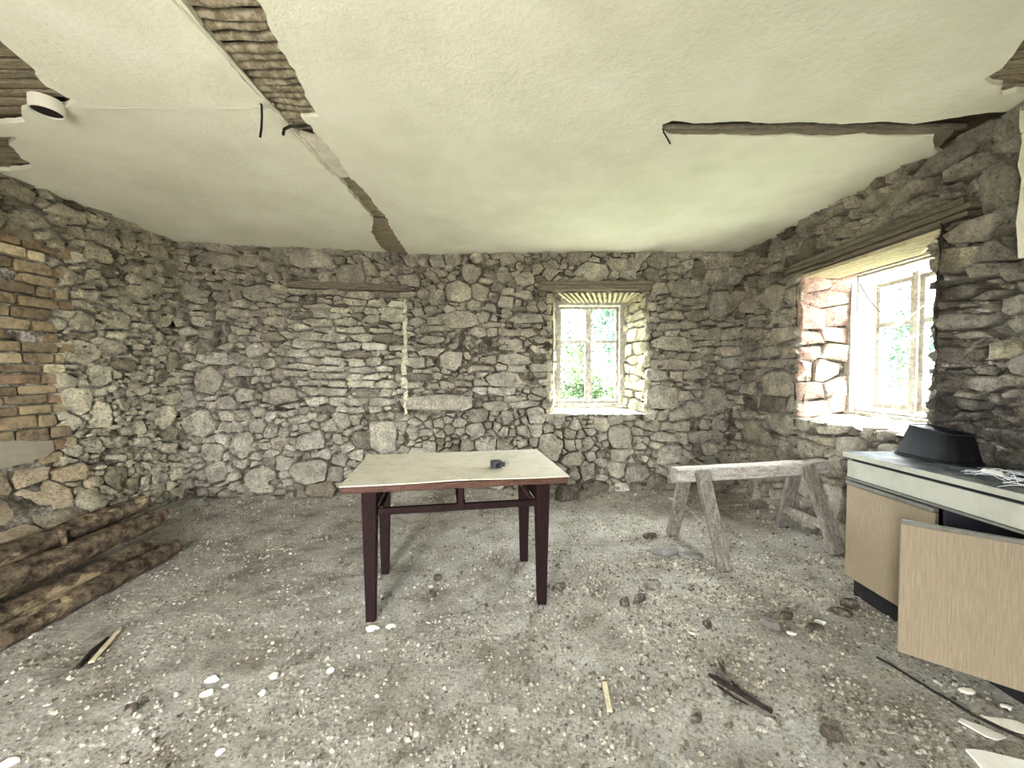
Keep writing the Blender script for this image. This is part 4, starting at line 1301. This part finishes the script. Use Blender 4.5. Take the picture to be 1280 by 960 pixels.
MB_ = MB().tube([(-2.19 + k * .06, 2.03 + .002 * math.sin(k), CEIL - .016) for k in range(17)], .0020, 6)
tag(MB_.build('ceiling_wire', M['whitepl'], None, smooth=60), 'thin white wire stretched flat along the ceiling to the chase', 'wire')
def hanging(pts_, r, label):
    p = [Vector(q) for q in pts_]
    tag(MB().tube(p, r, 7).build('hanging_wire', M['cable'], None, smooth=60), label, 'wire', 'wire ends hanging from the ceiling')
hanging([(-1.27, 2.02, CEIL - .001), (-1.262, 2.015, CEIL - .012), (-1.258, 2.01, CEIL - .07), (-1.262, 2.01, CEIL - .13), (-1.268, 2.008, CEIL - .175)], .0055, 'limp dark wire hanging straight down left of the ceiling chase')
hanging([(-1.10, 2.20, CEIL + .01), (-1.16, 2.19, CEIL - .006), (-1.215, 2.185, CEIL - .012), (-1.245, 2.18, CEIL - .03), (-1.25, 2.178, CEIL - .062)], .008, 'short thick black cable hooked out of the ceiling chase')
hanging([(.845, 2.225, CEIL + .008), (.842, 2.22, CEIL - .02), (.86, 2.21, CEIL - .06), (.875, 2.205, CEIL - .095)], .004, 'thin dark wire dangling at the blind end of the ceiling groove')

# ------------------------------------------------------------------ things lying on the floor
R = random.Random(101)
def flake(name, x, y, rx, ry, h, rot, mat, label, cat, group=None, lift=0.0, base=None, k=9, jag=.22, tilt=0.0):
    z0 = (floor_z(x, y) if base is None else base) + lift
    ring = []
    for i in range(k):
        a = 2 * math.pi * i / k
        q = 1 + R.uniform(-jag, jag)
        px, py = rx * q * math.cos(a), ry * q * math.sin(a)
        ring.append((px * math.cos(rot) - py * math.sin(rot), px * math.sin(rot) + py * math.cos(rot)))
    V = [(x + a, y + b, z0 + tilt * a) for a, b in ring]
    V += [(x + a * 1.02, y + b * 1.02, z0 + h * .55 + tilt * a) for a, b in ring]
    V += [(x + a * .8, y + b * .8, z0 + h * R.uniform(.85, 1.1) + tilt * a) for a, b in ring]
    F = [(i, (i + 1) % k, k + (i + 1) % k, k + i) for i in range(k)] + [(k + i, k + (i + 1) % k, 2 * k + (i + 1) % k, 2 * k + i) for i in range(k)]
    F += [tuple(range(2 * k, 3 * k)), tuple(range(k - 1, -1, -1))]
    mb = MB(); mb.add(V, F)
    return tag(mb.build(name, M[mat], None), label, cat, group)
PC = 'plaster chips on the floor'
for a in [
 (-1.358, 1.735, .036, .022, .016, .1, 'paper', 'brightest white plaster chip on the left front floor'),
 (-1.321, 1.656, .034, .018, .016, .5, 'plaster', 'cream plaster chip just in front of the brightest white one'),
 (-1.27, 1.70, .016, .010, .010, .5, 'plaster', 'tiny cream chip between the two larger chips on the left'),
 (-1.088, 1.749, .026, .020, .018, .2, 'plaster', 'grey-cream plaster lump front left, right of the white chips'),
 (-1.078, 1.655, .017, .017, .012, .7, 'plaster', 'small round plaster crumb below the grey-cream lump'),
 (-.844, 1.783, .020, .017, .014, 1.0, 'paper', 'lone white plaster chip front centre, left of the table leg'),
 (-1.786, 1.354, .035, .022, .016, .3, 'paper', 'white chip at the very bottom left corner'),
 (-1.071, 1.398, .022, .014, .010, .9, 'plaster', 'small pale flake at the bottom edge, left of centre'),
 (-.756, 2.085, .044, .024, .018, .1, 'plaster', 'pale plaster piece against the foot of the front left table leg'),
 (-.66, 2.10, .034, .022, .016, .4, 'plaster', 'pale plaster piece right of the front left table leg'),
 (1.716, 2.145, .036, .020, .014, -.4, 'paper', 'oval white chip on the shaded floor before the cabinet'),
 (1.488, 2.045, .030, .016, .012, -.4, 'plaster', 'long pale chip left of the oval white chip'),
 (1.987, 1.669, .036, .020, .014, -.2, 'plaster', 'pale chip on the dark floor under the open door'),
 (2.05, 1.587, .026, .016, .012, -.2, 'plaster', 'small pale chip right under the open door, near the frame edge'),
 (.957, 2.045, .022, .013, .012, -.5, 'plaster', 'pale chip amid the rubble in front of the sawhorse'),
]:
    flake('plaster_chip', a[0], a[1], a[2] * .78, a[3] * .78, a[4] * .8, *a[5:7], a[7], 'plaster chip', PC)
RC = 'stone lumps on the floor'
for a in [
 (.905, 2.494, .040, .024, .022, -.2, 'slate', 'flat grey stone lump between table and sawhorse'),
 (.778, 2.344, .040, .026, .024, .2, 'debris', 'dark crumbly stone lump left of the rubble patch'),
 (.669, 2.303, .036, .022, .022, .6, 'debris', 'dark lump nearest the front right table leg in the rubble patch'),
 (1.43, 2.117, .050, .028, .020, -.3, 'slate', 'long grey stone in the rubble row before the cabinet'),
 (1.55, 2.19, .045, .030, .018, .1, 'debris', 'brown stone slab behind the long grey stone'),
 (1.64, 2.09, .040, .026, .018, -.2, 'debris', 'brown stone beside the oval white chip'),
 (2.00, 2.28, .050, .035, .030, .3, 'debris', 'dark brown lump by the cabinet plinth'),
 (1.90, 2.22, .045, .026, .018, -.5, 'debris', 'flat brown shard left of the lump by the cabinet plinth'),
 (.31, 2.494, .036, .024, .022, .3, 'debris', 'small stone right behind the front right table leg'),
 (-.498, 2.403, .032, .022, .018, .1, 'debris', 'dark crumb in the middle of the floor under the table'),
 (-.50, 2.60, .030, .020, .016, .6, 'debris', 'smaller dark crumb farther back under the table'),
 (1.225, 1.462, .050, .018, .020, -.4, 'debris', 'dark splintered clod near the bottom edge, right of centre'),
 (.737, 1.531, .022, .015, .014, .2, 'debris', 'small dark pebble in the front centre-right'),
 (1.068, 2.10, .026, .018, .018, .3, 'debris', 'dark pebble behind the pale chip in front of the sawhorse'),
 (.60, 4.24, .13, .07, .10, .2, 'debris', 'dark brown fallen stone at the foot of the far wall by the table'),
 (1.161, 3.269, .060, .035, .020, .1, 'debris', 'small board end behind the slates by the left sawhorse legs'),
 (-1.55, 1.55, .030, .022, .018, .4, 'debris', 'dark clod on the left front floor below the sticks'),
]:
    flake('stone_lump', *a[:4], a[4] * 1.7, *a[5:7], a[7], 'stone', RC, k=6, jag=.38)
flake('slate_tile', 1.19, 3.00, .13, .085, .014, .2, 'slate', 'larger broken slate tile lying left of the sawhorse foot', 'slate', 'broken slates by the sawhorse', k=7, jag=.3, lift=.012, tilt=.05)
flake('slate_tile', 1.36, 2.93, .12, .065, .012, -.2, 'slate', 'thin slate shard on the floor nearest the front left sawhorse foot', 'slate', 'broken slates by the sawhorse', k=7, jag=.3, lift=.004)
# sticks
def stick(pts_, r, mat, label, name='stick', wob=.25):
    p = []
    for (x, y, h) in pts_:
        p.append(Vector((x, y, floor_z(x, y) + h)))
    t = MB().tube(p, r, 7, wob=wob).build(name, M[mat], None, smooth=50)
    return tag(t, label, 'stick', 'sticks on the floor')
stick([(-2.03, 1.795, .010), (-2.075, 1.91, .012), (-2.10, 2.00, .012)], [.010, .009, .006], 'bark_stick', 'dark thin stick beside the pale one in front of the logs')
def lath_piece(x0_, y0_, x1_, y1_, w, label, mat='pale_stick'):
    a, b = (x0_, y0_, floor_z(x0_, y0_) + .008), (x1_, y1_, floor_z(x1_, y1_) + .010)
    return tag(MB().bar(a, b, w, .010, bev=.002).build('lath_piece', M[mat], None), label, 'lath', 'lath pieces on the floor')
lath_piece(-2.005, 1.83, -2.10, 2.06, .024, 'pale split lath lying in front of the log pile')
lath_piece(.400, 1.56, .412, 1.71, .022, 'short pale lath lying alone in the front centre')
twig = empty('broken_branch', (.98, 1.66, floor_z(.98, 1.66)))
tag(twig, 'black forked branch with torn bark lying front right', 'branch')
fz_ = lambda x, y, h: Vector((x, y, floor_z(x, y) + h))
MB().tube([fz_(.895, 1.745, .02), fz_(.95, 1.685, .022), fz_(1.01, 1.615, .016), fz_(1.062, 1.56, .012)], [.008, .012, .012, .009], 8, wob=.3).build('stem', M['bark_stick'], twig, smooth=50)
MB().tube([fz_(.985, 1.66, .02), fz_(.965, 1.73, .03), fz_(.962, 1.80, .045)], [.007, .005, .002], 7, wob=.3).build('fork', M['bark_stick'], twig, smooth=50)
MB().tube([fz_(.91, 1.70, .006), fz_(.955, 1.635, .008), fz_(.99, 1.60, .006)], [.003, .004, .002], 6).build('fork', M['bark_stick'], twig, smooth=50)
mb = MB(); q = [fz_(.925, 1.745, .016), fz_(.955, 1.775, .03), fz_(.975, 1.70, .03), fz_(.95, 1.69, .022)]
mb.add(q + [v + Vector((0, 0, .004)) for v in q], [(3, 2, 1, 0), (4, 5, 6, 7), (0, 1, 5, 4), (1, 2, 6, 5), (2, 3, 7, 6), (3, 0, 4, 7)])
mb.build('bark_flap', M['debris'], twig)
# cable along the foot of the cabinet
p = []
for (x, y) in ((1.775, 1.87), (1.80, 1.82), (1.815, 1.745), (1.835, 1.66), (1.86, 1.60), (1.88, 1.55), (1.90, 1.505), (1.935, 1.45), (2.0, 1.38), (2.1, 1.30)):
    p.append(Vector((x, y, floor_z(x, y) + .006)))
tag(MB().tube(p, .0055, 7).build('floor_cable', M['cable'], None, smooth=60), 'thin black cable snaking over the floor below the open door', 'cable')
# torn sheets of white board
def sheet_piece(pts_, h, mat, label, curl=.0):
    n = len(pts_)
    V = [(x, y, floor_z(x, y) + .004) for x, y in pts_] + [(x, y, floor_z(x, y) + .004 + h + curl * (i % 2)) for i, (x, y) in enumerate(pts_)]
    F = [tuple(range(n - 1, -1, -1)), tuple(range(n, 2 * n))] + [(i, (i + 1) % n, n + (i + 1) % n, n + i) for i in range(n)]
    mb = MB(); mb.add(V, F)
    tag(mb.build('torn_board', M[mat], None), label, 'board', 'torn white boards on the floor')
sheet_piece([(1.775, 1.52), (1.80, 1.535), (1.85, 1.50), (1.885, 1.455), (1.83, 1.44), (1.805, 1.455)], .006, 'paper', 'small torn white sheet beside the cable, bottom right')
sheet_piece([(1.665, 1.40), (1.72, 1.395), (1.86, 1.34), (1.84, 1.22), (1.62, 1.24)], .010, 'paper', 'larger white board cut by the bottom right frame corner')
sheet_piece([(1.90, 1.545), (2.0, 1.52), (2.06, 1.47), (1.98, 1.455), (1.925, 1.49)], .006, 'plaster', 'greyish sheet partly under the cable at the right edge')
flake('plaster_chip', 2.352, 1.905, .018, .045, .016, 0, 'paper', 'white chip lying on the cabinet worktop', 'plaster chip', PC, base=.897, jag=.1)
# bits on the window sills
flake('sill_shard', 1.30, 4.62, .075, .03, .012, .5, 'slate', 'dark slate shard leaning on the far window sill', 'slate', lift=.0, base=.99, jag=.2, tilt=.25)
